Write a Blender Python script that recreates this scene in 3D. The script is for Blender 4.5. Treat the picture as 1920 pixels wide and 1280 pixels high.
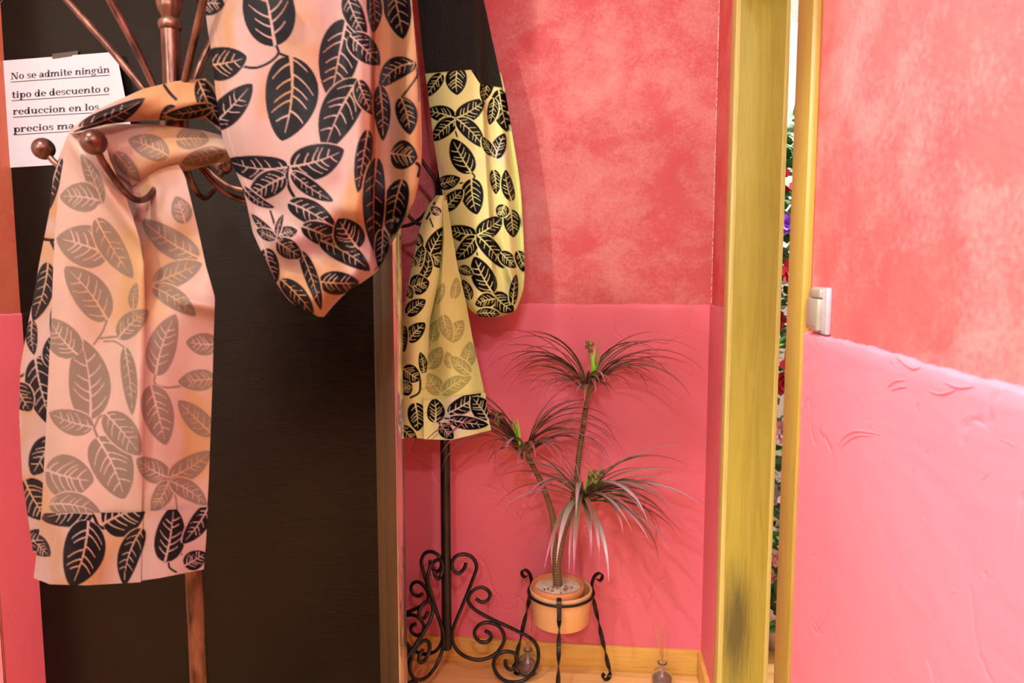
import bpy, bmesh, math, random
import numpy as np
from mathutils import Vector, Matrix

random.seed(7)
scene = bpy.context.scene
for o in list(bpy.data.objects):
    bpy.data.objects.remove(o, do_unlink=True)
COL = scene.collection
PI = math.pi

# ------------------------------------------------------------------ camera
FPX = 1350.0
CAM_Z = 1.30
PITCH = math.atan(130 / FPX)
YAW = math.radians(6.4)
CP, SP, CY, SY = math.cos(PITCH), math.sin(PITCH), math.cos(YAW), math.sin(YAW)
cam_d = bpy.data.cameras.new('camera')
cam = bpy.data.objects.new('camera', cam_d)
COL.objects.link(cam)
cam.location = (0, 0, CAM_Z)
cam.rotation_euler = (PI / 2 - PITCH, 0, YAW)
cam_d.sensor_width = 36
cam_d.lens = FPX / 1920 * 36
cam_d.clip_start = 0.02
cam_d.dof.use_dof = True
cam_d.dof.focus_distance = 2.05
cam_d.dof.aperture_fstop = 5.6
scene.camera = cam

# ------------------------------------------------------------------ world, lamps, exposure
world = bpy.data.worlds.new('world')
scene.world = world
world.use_nodes = True
world.node_tree.nodes['Background'].inputs[0].default_value = (1.0, 0.93, 0.85, 1)
world.node_tree.nodes['Background'].inputs[1].default_value = 0.05
vs = scene.view_settings
vs.view_transform = 'Standard'
vs.look = 'None'
vs.exposure = -0.62
vs.gamma = 1.0
vs.use_curve_mapping = False


def point_lamp(name, loc, watt, col, radius, kind='POINT'):
    d = bpy.data.lights.new(name, kind)
    d.energy = watt
    d.color = col
    d.shadow_soft_size = radius
    o = bpy.data.objects.new(name, d)
    COL.objects.link(o)
    o.location = loc
    return o


LAMPS = [
    # name, location, watts, colour, radius
    ('unseen_hall_light', (-1.35, -0.55, 2.0), 110, (1.0, 0.96, 0.90), 0.05),
    ('unseen_hall_light', (-0.90, 0.30, 2.42), 104, (1.0, 0.93, 0.82), 0.028),
    ('unseen_hall_light', (-0.10, -1.65, 2.35), 135, (1.0, 0.97, 0.97), 0.06),  # unseen fill, added to light the end wall evenly
    ('unseen_hall_light', (0.17, -0.42, 2.36), 85, (0.96, 0.97, 1.0), 0.05),  # cool fill added out of view to brighten the far scarf
    ('flower_room_light', (1.0, 2.45, 2.2), 150, (1.0, 0.98, 0.95), 0.06),
]
for a in LAMPS:
    point_lamp(*a)
# ceiling spot turned to the right wall
SPOT = Vector((-0.36, 0.30, 2.44))
SPOT_AIM = Vector((0.40, 0.74, 1.02))
sp = point_lamp('ceiling_spot_light', SPOT, 345, (1.0, 0.97, 0.95), 0.035, 'SPOT')
sp.data.spot_size = math.radians(66)
sp.data.spot_blend = 0.6
sp.rotation_euler = (SPOT_AIM - SPOT).to_track_quat('-Z', 'Y').to_euler()


# ------------------------------------------------------------------ helpers
def ray(px, py):
    lat = px - 960.0
    dv = 640.0 - py
    hz = FPX * CP + dv * SP
    vt = -FPX * SP + dv * CP
    return lat, hz, vt


def at_f(px, py, fwd):
    """world point of a photo pixel at a horizontal distance fwd along the view heading"""
    lat, hz, vt = ray(px, py)
    t = fwd / hz
    x = (lat * CY - hz * SY) * t
    y = (hz * CY + lat * SY) * t
    return x, y, CAM_Z + vt * t


def at_y(px, py, Y):
    lat, hz, vt = ray(px, py)
    t = Y / (hz * CY + lat * SY)
    return ((lat * CY - hz * SY) * t, Y, CAM_Z + vt * t)


def tag(o, label=None, cat=None, group=None, kind=None):
    if label: o['label'] = label
    if cat: o['category'] = cat
    if group: o['group'] = group
    if kind: o['kind'] = kind
    return o


def empty(name, loc, label, cat, group=None, kind=None):
    o = bpy.data.objects.new(name, None)
    COL.objects.link(o)
    o.location = loc
    o.empty_display_size = 0.05
    return tag(o, label, cat, group, kind)


def root_loc(o):
    v = Vector((0, 0, 0))
    while o is not None:
        v += o.location
        o = o.parent
    return v


def mesh_obj(name, verts, faces, mat, parent=None, loc=None, smooth=True):
    """verts in world coordinates; the object's origin is at loc (or its parent's)"""
    base = root_loc(parent) if parent is not None else Vector(loc or (0, 0, 0))
    me = bpy.data.meshes.new(name)
    me.from_pydata([tuple(Vector(v) - base) for v in verts], [], faces)
    me.update()
    if smooth:
        me.polygons.foreach_set('use_smooth', [True] * len(me.polygons))
    if mat: me.materials.append(mat)
    o = bpy.data.objects.new(name, me)
    COL.objects.link(o)
    if parent is not None:
        o.parent = parent
    else:
        o.location = base
    return o


class MB:
    def __init__(s):
        s.v, s.f = [], []

    def add(s, v, f):
        n = len(s.v)
        s.v += [tuple(p) for p in v]
        s.f += [tuple(i + n for i in q) for q in f]
        return s

    def box(s, x0, x1, y0, y1, z0, z1, bev=0.0):
        if bev <= 0:
            v = [(x, y, z) for z in (z0, z1) for y in (y0, y1) for x in (x0, x1)]
            f = [(0, 2, 3, 1), (4, 5, 7, 6), (0, 1, 5, 4), (2, 6, 7, 3), (0, 4, 6, 2), (1, 3, 7, 5)]
            return s.add(v, f)
        bm = bmesh.new()
        bmesh.ops.create_cube(bm, size=1)
        for q in bm.verts:
            q.co = Vector(((x0 + x1) / 2 + q.co.x * (x1 - x0), (y0 + y1) / 2 + q.co.y * (y1 - y0), (z0 + z1) / 2 + q.co.z * (z1 - z0)))
        bmesh.ops.bevel(bm, geom=bm.edges[:], offset=bev, segments=2, profile=0.5, affect='EDGES')
        bm.verts.index_update()
        s.add([q.co for q in bm.verts], [[q.index for q in f.verts] for f in bm.faces])
        bm.free()
        return s

    def tube(s, pts, rad, n=10, cap=True):
        pts = [Vector(p) for p in pts]
        m = len(pts)
        rr = rad if isinstance(rad, (list, tuple)) else [rad] * m
        tan = []
        for i in range(m):
            a = pts[min(i + 1, m - 1)] - pts[max(i - 1, 0)]
            tan.append(a.normalized() if a.length > 1e-9 else Vector((0, 0, 1)))
        ref = Vector((0, 0, 1)) if abs(tan[0].z) < 0.9 else Vector((1, 0, 0))
        nrm = (ref - tan[0] * ref.dot(tan[0])).normalized()
        V, F = [], []
        for i in range(m):
            nrm = nrm - tan[i] * nrm.dot(tan[i])
            nrm = nrm.normalized() if nrm.length > 1e-9 else tan[i].orthogonal().normalized()
            bn = tan[i].cross(nrm)
            for k in range(n):
                a = 2 * PI * k / n
                V.append(pts[i] + (nrm * math.cos(a) + bn * math.sin(a)) * rr[i])
        for i in range(m - 1):
            for k in range(n):
                k2 = (k + 1) % n
                F.append((i * n + k, i * n + k2, (i + 1) * n + k2, (i + 1) * n + k))
        if cap:
            F.append(tuple(range(n - 1, -1, -1)))
            F.append(tuple((m - 1) * n + k for k in range(n)))
        return s.add(V, F)

    def lathe(s, prof, c=(0, 0, 0), n=32, mod=None):
        V, F = [], []
        m = len(prof)
        for i, (r, z) in enumerate(prof):
            for k in range(n):
                a = 2 * PI * k / n
                q = r * (mod(a, i) if mod else 1)
                V.append((c[0] + q * math.cos(a), c[1] + q * math.sin(a), c[2] + z))
        for i in range(m - 1):
            for k in range(n):
                k2 = (k + 1) % n
                F.append((i * n + k, i * n + k2, (i + 1) * n + k2, (i + 1) * n + k))
        return s.add(V, F)

    def ball(s, c, r, n=16):
        prof = [(max(1e-5, r * math.sin(PI * i / n)), -r * math.cos(PI * i / n)) for i in range(n + 1)]
        return s.lathe(prof, c, n + 4)

    def build(s, name, mat, parent=None, loc=None, smooth=True, auto=False):
        o = mesh_obj(name, s.v, s.f, mat, parent, loc, smooth and not auto)
        if auto:
            me = o.data
            me.polygons.foreach_set('use_smooth', [True] * len(me.polygons))
            try:
                me.set_sharp_from_angle(angle=math.radians(38))
            except Exception:
                pass
        return o


def spline(P, sub=6):
    """Catmull-Rom through the control points"""
    P = [Vector(p) for p in P]
    out = []
    n = len(P)
    for i in range(n - 1):
        p0, p1, p2, p3 = P[max(i - 1, 0)], P[i], P[i + 1], P[min(i + 2, n - 1)]
        for k in range(sub):
            t = k / sub
            out.append(0.5 * ((2 * p1) + (p2 - p0) * t + (2 * p0 - 5 * p1 + 4 * p2 - p3) * t * t + (3 * p1 - p0 - 3 * p2 + p3) * t ** 3))
    out.append(P[-1])
    return out


# ------------------------------------------------------------------ materials
class NT:
    def __init__(s, name):
        s.m = bpy.data.materials.new(name)
        s.m.use_nodes = True
        s.t = s.m.node_tree
        s.b = s.t.nodes['Principled BSDF']

    def n(s, typ, **kw):
        nd = s.t.nodes.new(typ)
        for k, v in kw.items():
            if k.startswith('i_'):
                key = k[2:].replace('_', ' ')
                nd.inputs[int(key) if key.isdigit() else key].default_value = v
            else:
                setattr(nd, k, v)
        return nd

    def l(s, a, b):
        s.t.links.new(a, b)

    def coords(s, scale=(1, 1, 1), rot=(0, 0, 0)):
        g = s.n('ShaderNodeNewGeometry')
        mp = s.n('ShaderNodeMapping')
        mp.inputs['Scale'].default_value = scale
        mp.inputs['Rotation'].default_value = rot
        s.l(g.outputs['Position'], mp.inputs['Vector'])
        return mp.outputs[0]

    def noise(s, vec, scale, detail=4, rough=0.55, dist=0.0):
        nd = s.n('ShaderNodeTexNoise', i_Scale=scale, i_Detail=detail, i_Roughness=rough, i_Distortion=dist)
        if vec: s.l(vec, nd.inputs['Vector'])
        return nd.outputs['Fac']

    def ramp(s, fac, stops):
        r = s.n('ShaderNodeValToRGB')
        e = r.color_ramp.elements
        while len(e) < len(stops): e.new(0.5)
        for q, (p, c) in zip(e, stops):
            q.position = p
            q.color = (c[0], c[1], c[2], 1) if hasattr(c, '__len__') else (c, c, c, 1)
        s.l(fac, r.inputs['Fac'])
        return r.outputs['Color']

    def mix(s, fac, a, b, mode='MIX'):
        m = s.n('ShaderNodeMix', data_type='RGBA', blend_type=mode)
        for sock, val in ((m.inputs[0], fac), (m.inputs[6], a), (m.inputs[7], b)):
            if isinstance(val, bpy.types.NodeSocket): s.l(val, sock)
            elif hasattr(val, '__len__'): sock.default_value = (val[0], val[1], val[2], 1)
            else: sock.default_value = val
        return m.outputs[2]

    def math(s, op, a, b=None):
        m = s.n('ShaderNodeMath', operation=op)
        for sock, val in ((m.inputs[0], a), (m.inputs[1], b)):
            if val is None: continue
            if isinstance(val, bpy.types.NodeSocket): s.l(val, sock)
            else: sock.default_value = val
        return m.outputs[0]

    def bump(s, h, strength=0.3, dist=0.01, chain=None):
        b = s.n('ShaderNodeBump', i_Strength=strength, i_Distance=dist)
        s.l(h, b.inputs['Height'])
        if chain: s.l(chain, b.inputs['Normal'])
        s.l(b.outputs[0], s.b.inputs['Normal'])
        return b.outputs[0]

    def set(s, col=None, rough=None, metal=None, spec=None, **kw):
        if col is not None:
            if isinstance(col, bpy.types.NodeSocket): s.l(col, s.b.inputs['Base Color'])
            else: s.b.inputs['Base Color'].default_value = (*col, 1)
        for nm, v in (('Roughness', rough), ('Metallic', metal), ('Specular IOR Level', spec)):
            if v is not None:
                if isinstance(v, bpy.types.NodeSocket): s.l(v, s.b.inputs[nm])
                else: s.b.inputs[nm].default_value = v
        for k, v in kw.items():
            s.b.inputs[k.replace('_', ' ')].default_value = v
        return s.m


def m_plain(name, col, rough=0.5, metal=0.0, var=0.08, scale=30, bump=0.0, spec=0.5):
    k = NT(name)
    v = k.coords()
    f = k.noise(v, scale, 3)
    lo = tuple(c * (1 - var) for c in col)
    hi = tuple(min(1, c * (1 + var)) for c in col)
    k.set(k.ramp(f, [(0.3, lo), (0.7, hi)]), rough, metal, spec)
    if bump: k.bump(k.noise(v, scale * 4, 4), bump, 0.004)
    return k.m


def m_stucco(name, red, pale, amount):
    """trowelled lime paint: red wash rubbed through to a pale ground"""
    k = NT(name)
    v = k.coords((1, 1, 1))
    big = k.noise(v, 3.0, 4, 0.55, 0.3)
    vs_ = k.coords((2.2, 2.2, 3.4), (0.5, 0.45, 0.3))
    stroke = k.noise(vs_, 4.0, 6, 0.62, 0.5)
    fine = k.noise(v, 120, 4, 0.75)
    a = k.math('ADD', k.math('MULTIPLY', big, 0.72), k.math('MULTIPLY', stroke, 0.34))
    a = k.math('ADD', a, k.math('MULTIPLY', k.math('SUBTRACT', fine, 0.5), 0.34))
    fac = k.ramp(a, [(0.46 - amount, 0.0), (0.60 - amount, 0.5), (0.76 - amount, 1.0)])
    tint = k.ramp(k.noise(v, 7, 3), [(0.3, red), (0.7, (red[0], red[1] * 1.45, red[2] * 1.3))])
    k.set(k.mix(fac, tint, pale), k.ramp(stroke, [(0.3, 0.62), (0.7, 0.45)]), 0, 0.3)
    h = k.math('ADD', k.math('MULTIPLY', stroke, 0.7), k.math('MULTIPLY', k.noise(v, 85, 6, 0.75, 0.4), 0.48))
    k.bump(h, 0.40, 0.009)
    return k.m


def m_dado(name, col, torn=0.45, lo=0.40):
    k = NT(name)
    v = k.coords()
    big = k.noise(v, 3.0, 3, 0.5)
    c = k.ramp(big, [(0.3, tuple(x * 0.95 for x in col)), (0.7, tuple(min(1, x * 1.04) for x in col))])
    k.set(c, 0.5, 0, 0.35)
    # shallow trowel waves, a few torn ridges, small pits
    wave = k.noise(k.coords((1.0, 1.0, 2.4), (0.3, 0.4, 0.2)), 3.2, 3, 0.5, 1.5)
    ridge = k.n('ShaderNodeTexVoronoi', feature='DISTANCE_TO_EDGE', i_Scale=4.2)
    vd = k.n('ShaderNodeMixRGB', blend_type='ADD', i_Fac=0.22)
    nz = k.n('ShaderNodeTexNoise', i_Scale=5.0, i_Detail=4)
    k.l(v, nz.inputs['Vector'])
    k.l(v, vd.inputs[1]); k.l(nz.outputs['Color'], vd.inputs[2])
    k.l(vd.outputs[0], ridge.inputs['Vector'])
    crack = k.ramp(ridge.outputs['Distance'], [(0.0, 0.0), (0.022, 1.0)])
    msk = k.ramp(k.noise(v, 2.6, 2), [(lo, 0.0), (lo + 0.06, 1.0)])
    crack = k.math('MAXIMUM', crack, msk)
    pits = k.ramp(k.noise(v, 55, 2), [(0.24, 0.0), (0.31, 1.0)])
    b1 = k.bump(wave, 0.12, 0.02)
    b2 = k.bump(crack, torn, 0.003, b1)
    b3 = k.bump(pits, 0.35, 0.003, b2)
    k.bump(k.noise(v, 120, 4, 0.6), 0.06, 0.004, b3)
    return k.m


def m_wood(name, dark, light, axis='z', rough=0.42, dark_patch=None, grain=1.0):
    k = NT(name)
    sc = {'z': (30, 30, 1.5), 'x': (1.5, 30, 30), 'y': (30, 1.5, 30)}[axis]
    v = k.coords(tuple(q * grain for q in sc))
    a = k.noise(v, 1.3, 5, 0.6, 1.2)
    w2 = k.noise(k.coords(tuple(q * 4 * grain for q in sc)), 1.5, 3, 0.6)
    f = k.math('ADD', k.math('MULTIPLY', a, 0.72), k.math('MULTIPLY', w2, 0.28))
    mid = tuple((p + q) / 2 for p, q in zip(dark, light))
    c = k.ramp(f, [(0.34, dark), (0.46, mid), (0.54, light), (0.66, mid)])
    if dark_patch:
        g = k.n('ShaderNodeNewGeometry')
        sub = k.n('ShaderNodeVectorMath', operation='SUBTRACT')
        k.l(g.outputs['Position'], sub.inputs[0]); sub.inputs[1].default_value = dark_patch[0]
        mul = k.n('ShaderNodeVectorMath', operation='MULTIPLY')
        k.l(sub.outputs[0], mul.inputs[0]); mul.inputs[1].default_value = dark_patch[1]
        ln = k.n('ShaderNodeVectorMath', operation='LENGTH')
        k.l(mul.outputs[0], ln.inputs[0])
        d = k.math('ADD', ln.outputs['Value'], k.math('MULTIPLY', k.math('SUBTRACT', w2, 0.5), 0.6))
        c = k.mix(k.ramp(d, [(0.25, 0.8), (1.0, 0.0)]), c, (0.05, 0.035, 0.02))  # blends a dark, uneven-edged ellipse into the wood colour
    k.set(c, rough, 0, 0.4)
    k.bump(f, 0.08, 0.003)
    return k.m


def m_metal(name, col, col2, rough=0.3, scale=40, bump=0.1, stretch=(1, 1, 0.25)):
    k = NT(name)
    v = k.coords(stretch)
    f = k.noise(v, scale, 4, 0.6)
    k.set(k.ramp(f, [(0.35, col), (0.62, col2)]), k.ramp(f, [(0.3, rough), (0.7, rough + 0.15)]), 0.85, 0.5)
    if bump: k.bump(k.noise(v, scale * 5, 3), bump, 0.002)
    return k.m


def m_cloth(name, cloth, ink, strength=1.0, rough=0.42, second=None, lo=0.5, hi=0.62):
    """woven satin: the ink mask is the sheet's own 'print' attribute"""
    k = NT(name)
    at = k.n('ShaderNodeAttribute', attribute_name='print')
    v = k.coords()
    f = k.noise(v, 9, 3)
    base = k.ramp(f, [(0.3, tuple(c * 0.94 for c in cloth)), (0.7, tuple(min(1, c * 1.05) for c in cloth))])
    if second:   # shot silk: a second weft colour comes through in patches
        f2 = k.noise(k.coords((1, 1, 0.8)), 6.5, 2, 0.5, 0.4)
        base = k.mix(k.ramp(f2, [(lo, 0.0), (hi, 1.0)]), base, second)
    fac = k.math('MULTIPLY', at.outputs['Fac'], strength)
    k.set(k.mix(fac, base, ink), 0.5, 0, 0.09)
    k.b.inputs['Sheen Weight'].default_value = 0.0
    k.b.inputs['Sheen Roughness'].default_value = 0.4
    weave = k.noise(k.coords((1, 1, 1)), 700, 2)
    crease = k.noise(k.coords((1, 1, 0.6)), 14, 4, 0.5, 0.8)
    b = k.bump(crease, 0.35, 0.012)
    k.bump(weave, 0.12, 0.001, b)
    return k.m


M = {}
RED, PALE = (0.52, 0.072, 0.085), (0.62, 0.30, 0.29)
M['wall'] = m_stucco('stucco_red_wash', RED, PALE, -0.025)
M['wall_side'] = m_stucco('stucco_red_wash_side', (0.64, 0.068, 0.072), (0.72, 0.235, 0.23), -0.05)
M['dado'] = m_dado('dado_pink_plaster', (0.70, 0.155, 0.205))
M['dado_torn'] = m_dado('dado_pink_plaster_torn', (0.70, 0.155, 0.205), 0.5, 0.455)
M['hall_dark'] = m_plain('hall_brown', (0.07, 0.045, 0.035), 0.7)
M['hall'] = m_plain('hall_cream', (0.72, 0.67, 0.60), 0.8)
M['wall_front'] = m_stucco('stucco_red_wash_front', (0.42, 0.10, 0.06), (0.50, 0.17, 0.11), -0.08)
M['chip'] = m_plain('bare_plaster', (0.74, 0.50, 0.46), 0.8)
M['ceiling'] = m_plain('ceiling_white', (0.8, 0.77, 0.72), 0.8)
M['white'] = m_plain('white_paint', (0.85, 0.85, 0.84), 0.7)
M['floor'] = m_wood('floor_laminate', (0.62, 0.33, 0.10), (0.80, 0.50, 0.20), 'x', 0.3, None, 0.35)
M['base'] = m_wood('baseboard_oak', (0.55, 0.29, 0.055), (0.70, 0.42, 0.10), 'x', 0.35)
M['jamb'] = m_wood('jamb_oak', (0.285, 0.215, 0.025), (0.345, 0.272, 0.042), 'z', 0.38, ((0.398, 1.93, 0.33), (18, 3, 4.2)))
M['casing'] = m_wood('casing_oak', (0.215, 0.145, 0.019), (0.275, 0.192, 0.034), 'z', 0.38)
M['casing_pale'] = m_wood('casing_pale', (0.42, 0.33, 0.08), (0.52, 0.42, 0.13), 'z', 0.4)
k = NT('door_dark_lacquer')
f = k.noise(k.coords((3, 3, 60)), 6, 4)
k.set(k.ramp(f, [(0.35, (0.0035, 0.0026, 0.0018)), (0.65, (0.0055, 0.0040, 0.0028))]), 0.26, 0, 0.13)
k.bump(k.noise(k.coords(), 260, 2), 0.12, 0.002)
M['door_dark'] = k.m
M['bronze_trim'] = m_metal('bronze_trim', (0.060, 0.052, 0.032), (0.090, 0.068, 0.044), 0.40, 20, 0.05, (1, 1, 0.05))
M['edge_mirror'] = m_metal('polished_edge', (0.80, 0.72, 0.66), (0.86, 0.80, 0.74), 0.06, 8, 0.0, (1, 1, 0.4))
M['copper'] = m_metal('antique_copper', (0.034, 0.015, 0.012), (0.155, 0.080, 0.058), 0.26, 45, 0.12)
M['iron'] = m_metal('black_wrought_iron', (0.022, 0.020, 0.020), (0.05, 0.046, 0.045), 0.38, 60, 0.15)
M['terracotta'] = m_plain('terracotta', (0.62, 0.25, 0.10), 0.75, 0, 0.1, 25, 0.15)
M['terracotta2'] = m_plain('terracotta_light', (0.70, 0.42, 0.19), 0.7, 0, 0.1, 18, 0.12)
M['sand'] = m_plain('pale_sand', (0.72, 0.70, 0.52), 0.95, 0, 0.25, 180, 0.5)
M['pebble'] = m_plain('pebble', (0.30, 0.13, 0.09), 0.6, 0, 0.4, 60)
M['paper'] = m_plain('paper', (0.35, 0.375, 0.425), 0.8, 0, 0.02, 12)
M['ink'] = m_plain('ink', (0.012, 0.011, 0.02), 0.6)
M['tape'] = m_plain('dark_tape', (0.03, 0.025, 0.02), 0.3)
M['switch'] = m_plain('switch_champagne', (0.25, 0.235, 0.18), 0.3, 0.2, 0.04, 20)
M['switch_side'] = m_plain('switch_frame', (0.33, 0.30, 0.33), 0.3, 0.2, 0.04, 20)
M['red_mark'] = m_plain('switch_mark', (0.45, 0.03, 0.02), 0.4)
M['reed'] = m_plain('reed', (0.55, 0.22, 0.08), 0.7)
M['amber'] = m_plain('amber_liquid', (0.14, 0.045, 0.02), 0.12, 0, 0.2, 30)
k = NT('clear_glass')
k.set((1.0, 0.97, 0.93), 0.03, 0, 0.5)
k.b.inputs['Transmission Weight'].default_value = 0.95
k.b.inputs['IOR'].default_value = 1.45
M['glass'] = k.m
M['lamp_white'] = m_plain('lamp_housing', (0.8, 0.8, 0.78), 0.4)


def m_trunk():
    k = NT('trunk_bark')
    g = k.coords((1, 1, 1))
    w = k.n('ShaderNodeTexWave', wave_type='BANDS', bands_direction='Z', i_Scale=38.0, i_Distortion=1.5, i_Detail=2.0)
    k.l(g, w.inputs['Vector'])
    k.set(k.ramp(w.outputs['Fac'], [(0.1, (0.13, 0.075, 0.032)), (0.8, (0.21, 0.135, 0.060))]), 0.75, 0, 0.3)
    k.bump(w.outputs['Fac'], 0.3, 0.002)
    return k.m


M['trunk'] = m_trunk()


def m_leaf(name, a, b, c, e):
    """leaf blade coloured along its own length and across its width"""
    k = NT(name)
    t = k.n('ShaderNodeAttribute', attribute_name='along')
    w = k.n('ShaderNodeAttribute', attribute_name='across')
    col = k.ramp(t.outputs['Fac'], [(0.0, a), (0.45, b), (1.0, c)])
    col = k.mix(k.ramp(w.outputs['Fac'], [(0.55, 0.0), (0.95, 0.85)]), col, e)
    k.set(col, 0.36, 0, 0.5)
    k.b.inputs['Subsurface Weight'].default_value = 0.0
    return k.m


M['leaf'] = m_leaf('dracaena_leaf', (0.19, 0.25, 0.055), (0.18, 0.18, 0.08), (0.40, 0.06, 0.14), (0.38, 0.06, 0.13))
M['leaf2'] = m_leaf('dracaena_leaf_pale', (0.19, 0.27, 0.10), (0.28, 0.32, 0.24), (0.46, 0.29, 0.40), (0.38, 0.12, 0.20))
M['shoot'] = m_leaf('dracaena_shoot', (0.26, 0.70, 0.02), (0.30, 0.68, 0.05), (0.42, 0.55, 0.10), (0.30, 0.60, 0.05))
M['berry'] = m_plain('berry', (0.17, 0.075, 0.035), 0.45, 0, 0.5, 70)
M['berry_green'] = m_plain('berry_green', (0.20, 0.24, 0.06), 0.45, 0, 0.4, 70)
M['ivy'] = m_plain('ivy_leaf', (0.10, 0.26, 0.07), 0.45, 0, 0.5, 22)
M['ivy_pale'] = m_plain('ivy_leaf_pale', (0.22, 0.38, 0.22), 0.45, 0, 0.35, 22)
M['petal_red'] = m_plain('petal_red', (0.42, 0.012, 0.03), 0.5, 0, 0.3, 25)
M['petal_pink'] = m_plain('petal_pink', (0.65, 0.33, 0.42), 0.5, 0, 0.2, 25)
M['petal_violet'] = m_plain('petal_violet', (0.30, 0.10, 0.62), 0.5, 0, 0.2, 25)
M['petal_white'] = m_plain('petal_white', (0.8, 0.75, 0.8), 0.5, 0, 0.1, 25)
M['pot_dark'] = m_plain('pot_dark', (0.09, 0.08, 0.08), 0.5)
CREAM_PINK = (0.225, 0.160, 0.146)
YELLOW = (0.58, 0.70, 0.29)
INK = (0.0022, 0.0020, 0.0036)
M['cloth_a'] = m_cloth('leaf_print_cream', CREAM_PINK, INK, second=(0.215, 0.118, 0.055))
M['cloth_a_back'] = m_cloth('leaf_print_cream_wrong_side', (0.255, 0.178, 0.150), (0.088, 0.066, 0.050), 0.9, second=(0.225, 0.137, 0.068))
M['cloth_c'] = m_cloth('leaf_print_yellow', YELLOW, INK, second=(0.56, 0.57, 0.52), lo=0.57, hi=0.70)
M['cloth_c_back'] = m_cloth('leaf_print_yellow_wrong_side', (0.57, 0.69, 0.25), (0.27, 0.31, 0.10), 0.85)
M['knit'] = m_plain('black_rib_knit', (0.012, 0.014, 0.011), 0.85, 0, 0.3, 200, 0.1, 0.2)

# ------------------------------------------------------------------ the setting
XR = 0.365          # hall face of the right wall
YE = 2.28           # end wall
ZD = 1.201          # top of the dado
ZC = 2.55
DOOR0, DOOR1, DOORZ = 1.35, 1.938, 2.02
XO = 0.474          # other face of the right wall


def struct(o):
    o['kind'] = 'structure'
    return o


mb = MB().box(-2.4, 2.6, -4.4, 4.2, -0.05, 0.0)
struct(mb.build('floor', M['floor'], smooth=False))
mb = MB().box(-2.4, 2.6, -4.4, 4.2, ZC, ZC + 0.05)
struct(mb.build('ceiling', M['ceiling'], smooth=False))
mb = MB().box(-1.45, XO, YE, YE + 0.1, 0, ZC)
wall_end = struct(mb.build('wall_end', M['wall'], smooth=False))
mb = MB()
mb.box(XR, XO, -4.3, DOOR0 - 0.02, 0, ZC)
mb.box(XR, XO, DOOR1 + 0.02, YE + 0.1, 0, ZC)
mb.box(XR, XO, DOOR0 - 0.02, DOOR1 + 0.02, DOORZ + 0.02, ZC)
wall_right = struct(mb.build('wall_right', M['wall_side'], smooth=False))
mb = MB().box(-2.4, -2.3, -4.3, 1.6, 0, ZC)
struct(mb.build('wall_left', M['hall'], smooth=False))
mb = MB().box(-2.4, XR, -4.4, -4.3, 0, ZC)
struct(mb.build('wall_back', M['hall_dark'], smooth=False))
XJ = -1.395          # edge of the pink wall beside the dark door
mb = MB()
mb.box(-2.3, XJ, 1.50, 1.66, 0, ZC)
mb.box(XJ, -0.456, 1.53, 1.66, 2.14, ZC)
wall_front = struct(mb.build('wall_front', M['wall_front'], smooth=False))
mb = MB().box(-1.45, -1.35, 1.66, YE, 0, ZC)
struct(mb.build('wall_alcove', M['wall'], smooth=False))
# the room beyond the doorway
mb = MB()
mb.box(XO, 2.6, 3.9, 4.0, 0, ZC)
struct(mb.build('wall_flower_room_end', M['white'], smooth=False))
mb = MB().box(2.5, 2.6, -0.2, 3.9, 0, ZC)
struct(mb.build('wall_flower_room_side', M['white'], smooth=False))
mb = MB().box(XO, 2.5, -0.3, -0.2, 0, ZC)
struct(mb.build('wall_flower_room_near', M['white'], smooth=False))


def dado_strip(name, parent, p0, p1, nrm, thick, seed, mat='dado'):
    """thicker lower plaster with an uneven top lip; p0,p1 in plan, nrm = outward"""
    rnd = random.Random(seed)
    n = int(math.hypot(p1[0] - p0[0], p1[1] - p0[1]) / 0.012) + 2
    ph = [rnd.uniform(0, 6.28) for _ in range(6)]
    V, F = [], []
    for i in range(n):
        t = i / (n - 1)
        x, y = p0[0] + (p1[0] - p0[0]) * t, p0[1] + (p1[1] - p0[1]) * t
        s = t * math.hypot(p1[0] - p0[0], p1[1] - p0[1])
        w = 0.0011 * math.sin(17 * s + ph[0]) + 0.0009 * math.sin(61 * s + ph[1]) + 0.0006 * math.sin(150 * s + ph[2]) + rnd.uniform(-.0004, .0004)
        d = thick
        for (off, z) in ((d, 0.0), (d, ZD - 0.02), (d, ZD - 0.004 + w), (d * 0.75, ZD + w), (-0.002, ZD + 0.001 + w)):
            V.append((x + nrm[0] * off, y + nrm[1] * off, z))
    for i in range(n - 1):
        for k in range(4):
            a = i * 5 + k
            F.append((a, a + 5, a + 6, a + 1))
    return mesh_obj(name, V, F, M[mat], parent)


dado_strip('dado', wall_end, (-1.35, YE), (XR, YE), (0, -1), 0.005, 1, 'dado_torn')
dado_strip('dado', wall_right, (XR, -4.3), (XR, 1.257), (-1, 0), 0.011, 2)
dado_strip('dado', wall_right, (XR, 2.0), (XR, YE), (-1, 0), 0.006, 3)
dado_strip('dado', wall_front, (-2.3, 1.50), (XJ, 1.50), (0, -1), 0.005, 4)
dado_strip('dado', wall_front, (XJ, 1.50), (XJ, 1.62), (1, 0), 0.003, 5)

# trowel ridges, gouges and paint chips left in the plaster
def at_x(px, py, X):
    lat, hz, vt = ray(px, py)
    t = X / (lat * CY - hz * SY)
    return (X, (hz * CY + lat * SY) * t, CAM_Z + vt * t)


def ridges(parent, curves, proj, rad, name):
    mb = MB()
    for c in curves:
        P = spline([proj(x, y) for x, y in c], 5)
        n = len(P)
        mb.tube(P, [max(0.0004, rad * math.sin(PI * (i + 0.3) / (n - 0.4)) ** 0.6) for i in range(n)], 6)
    mb.build(name, M['dado'], parent)


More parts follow.
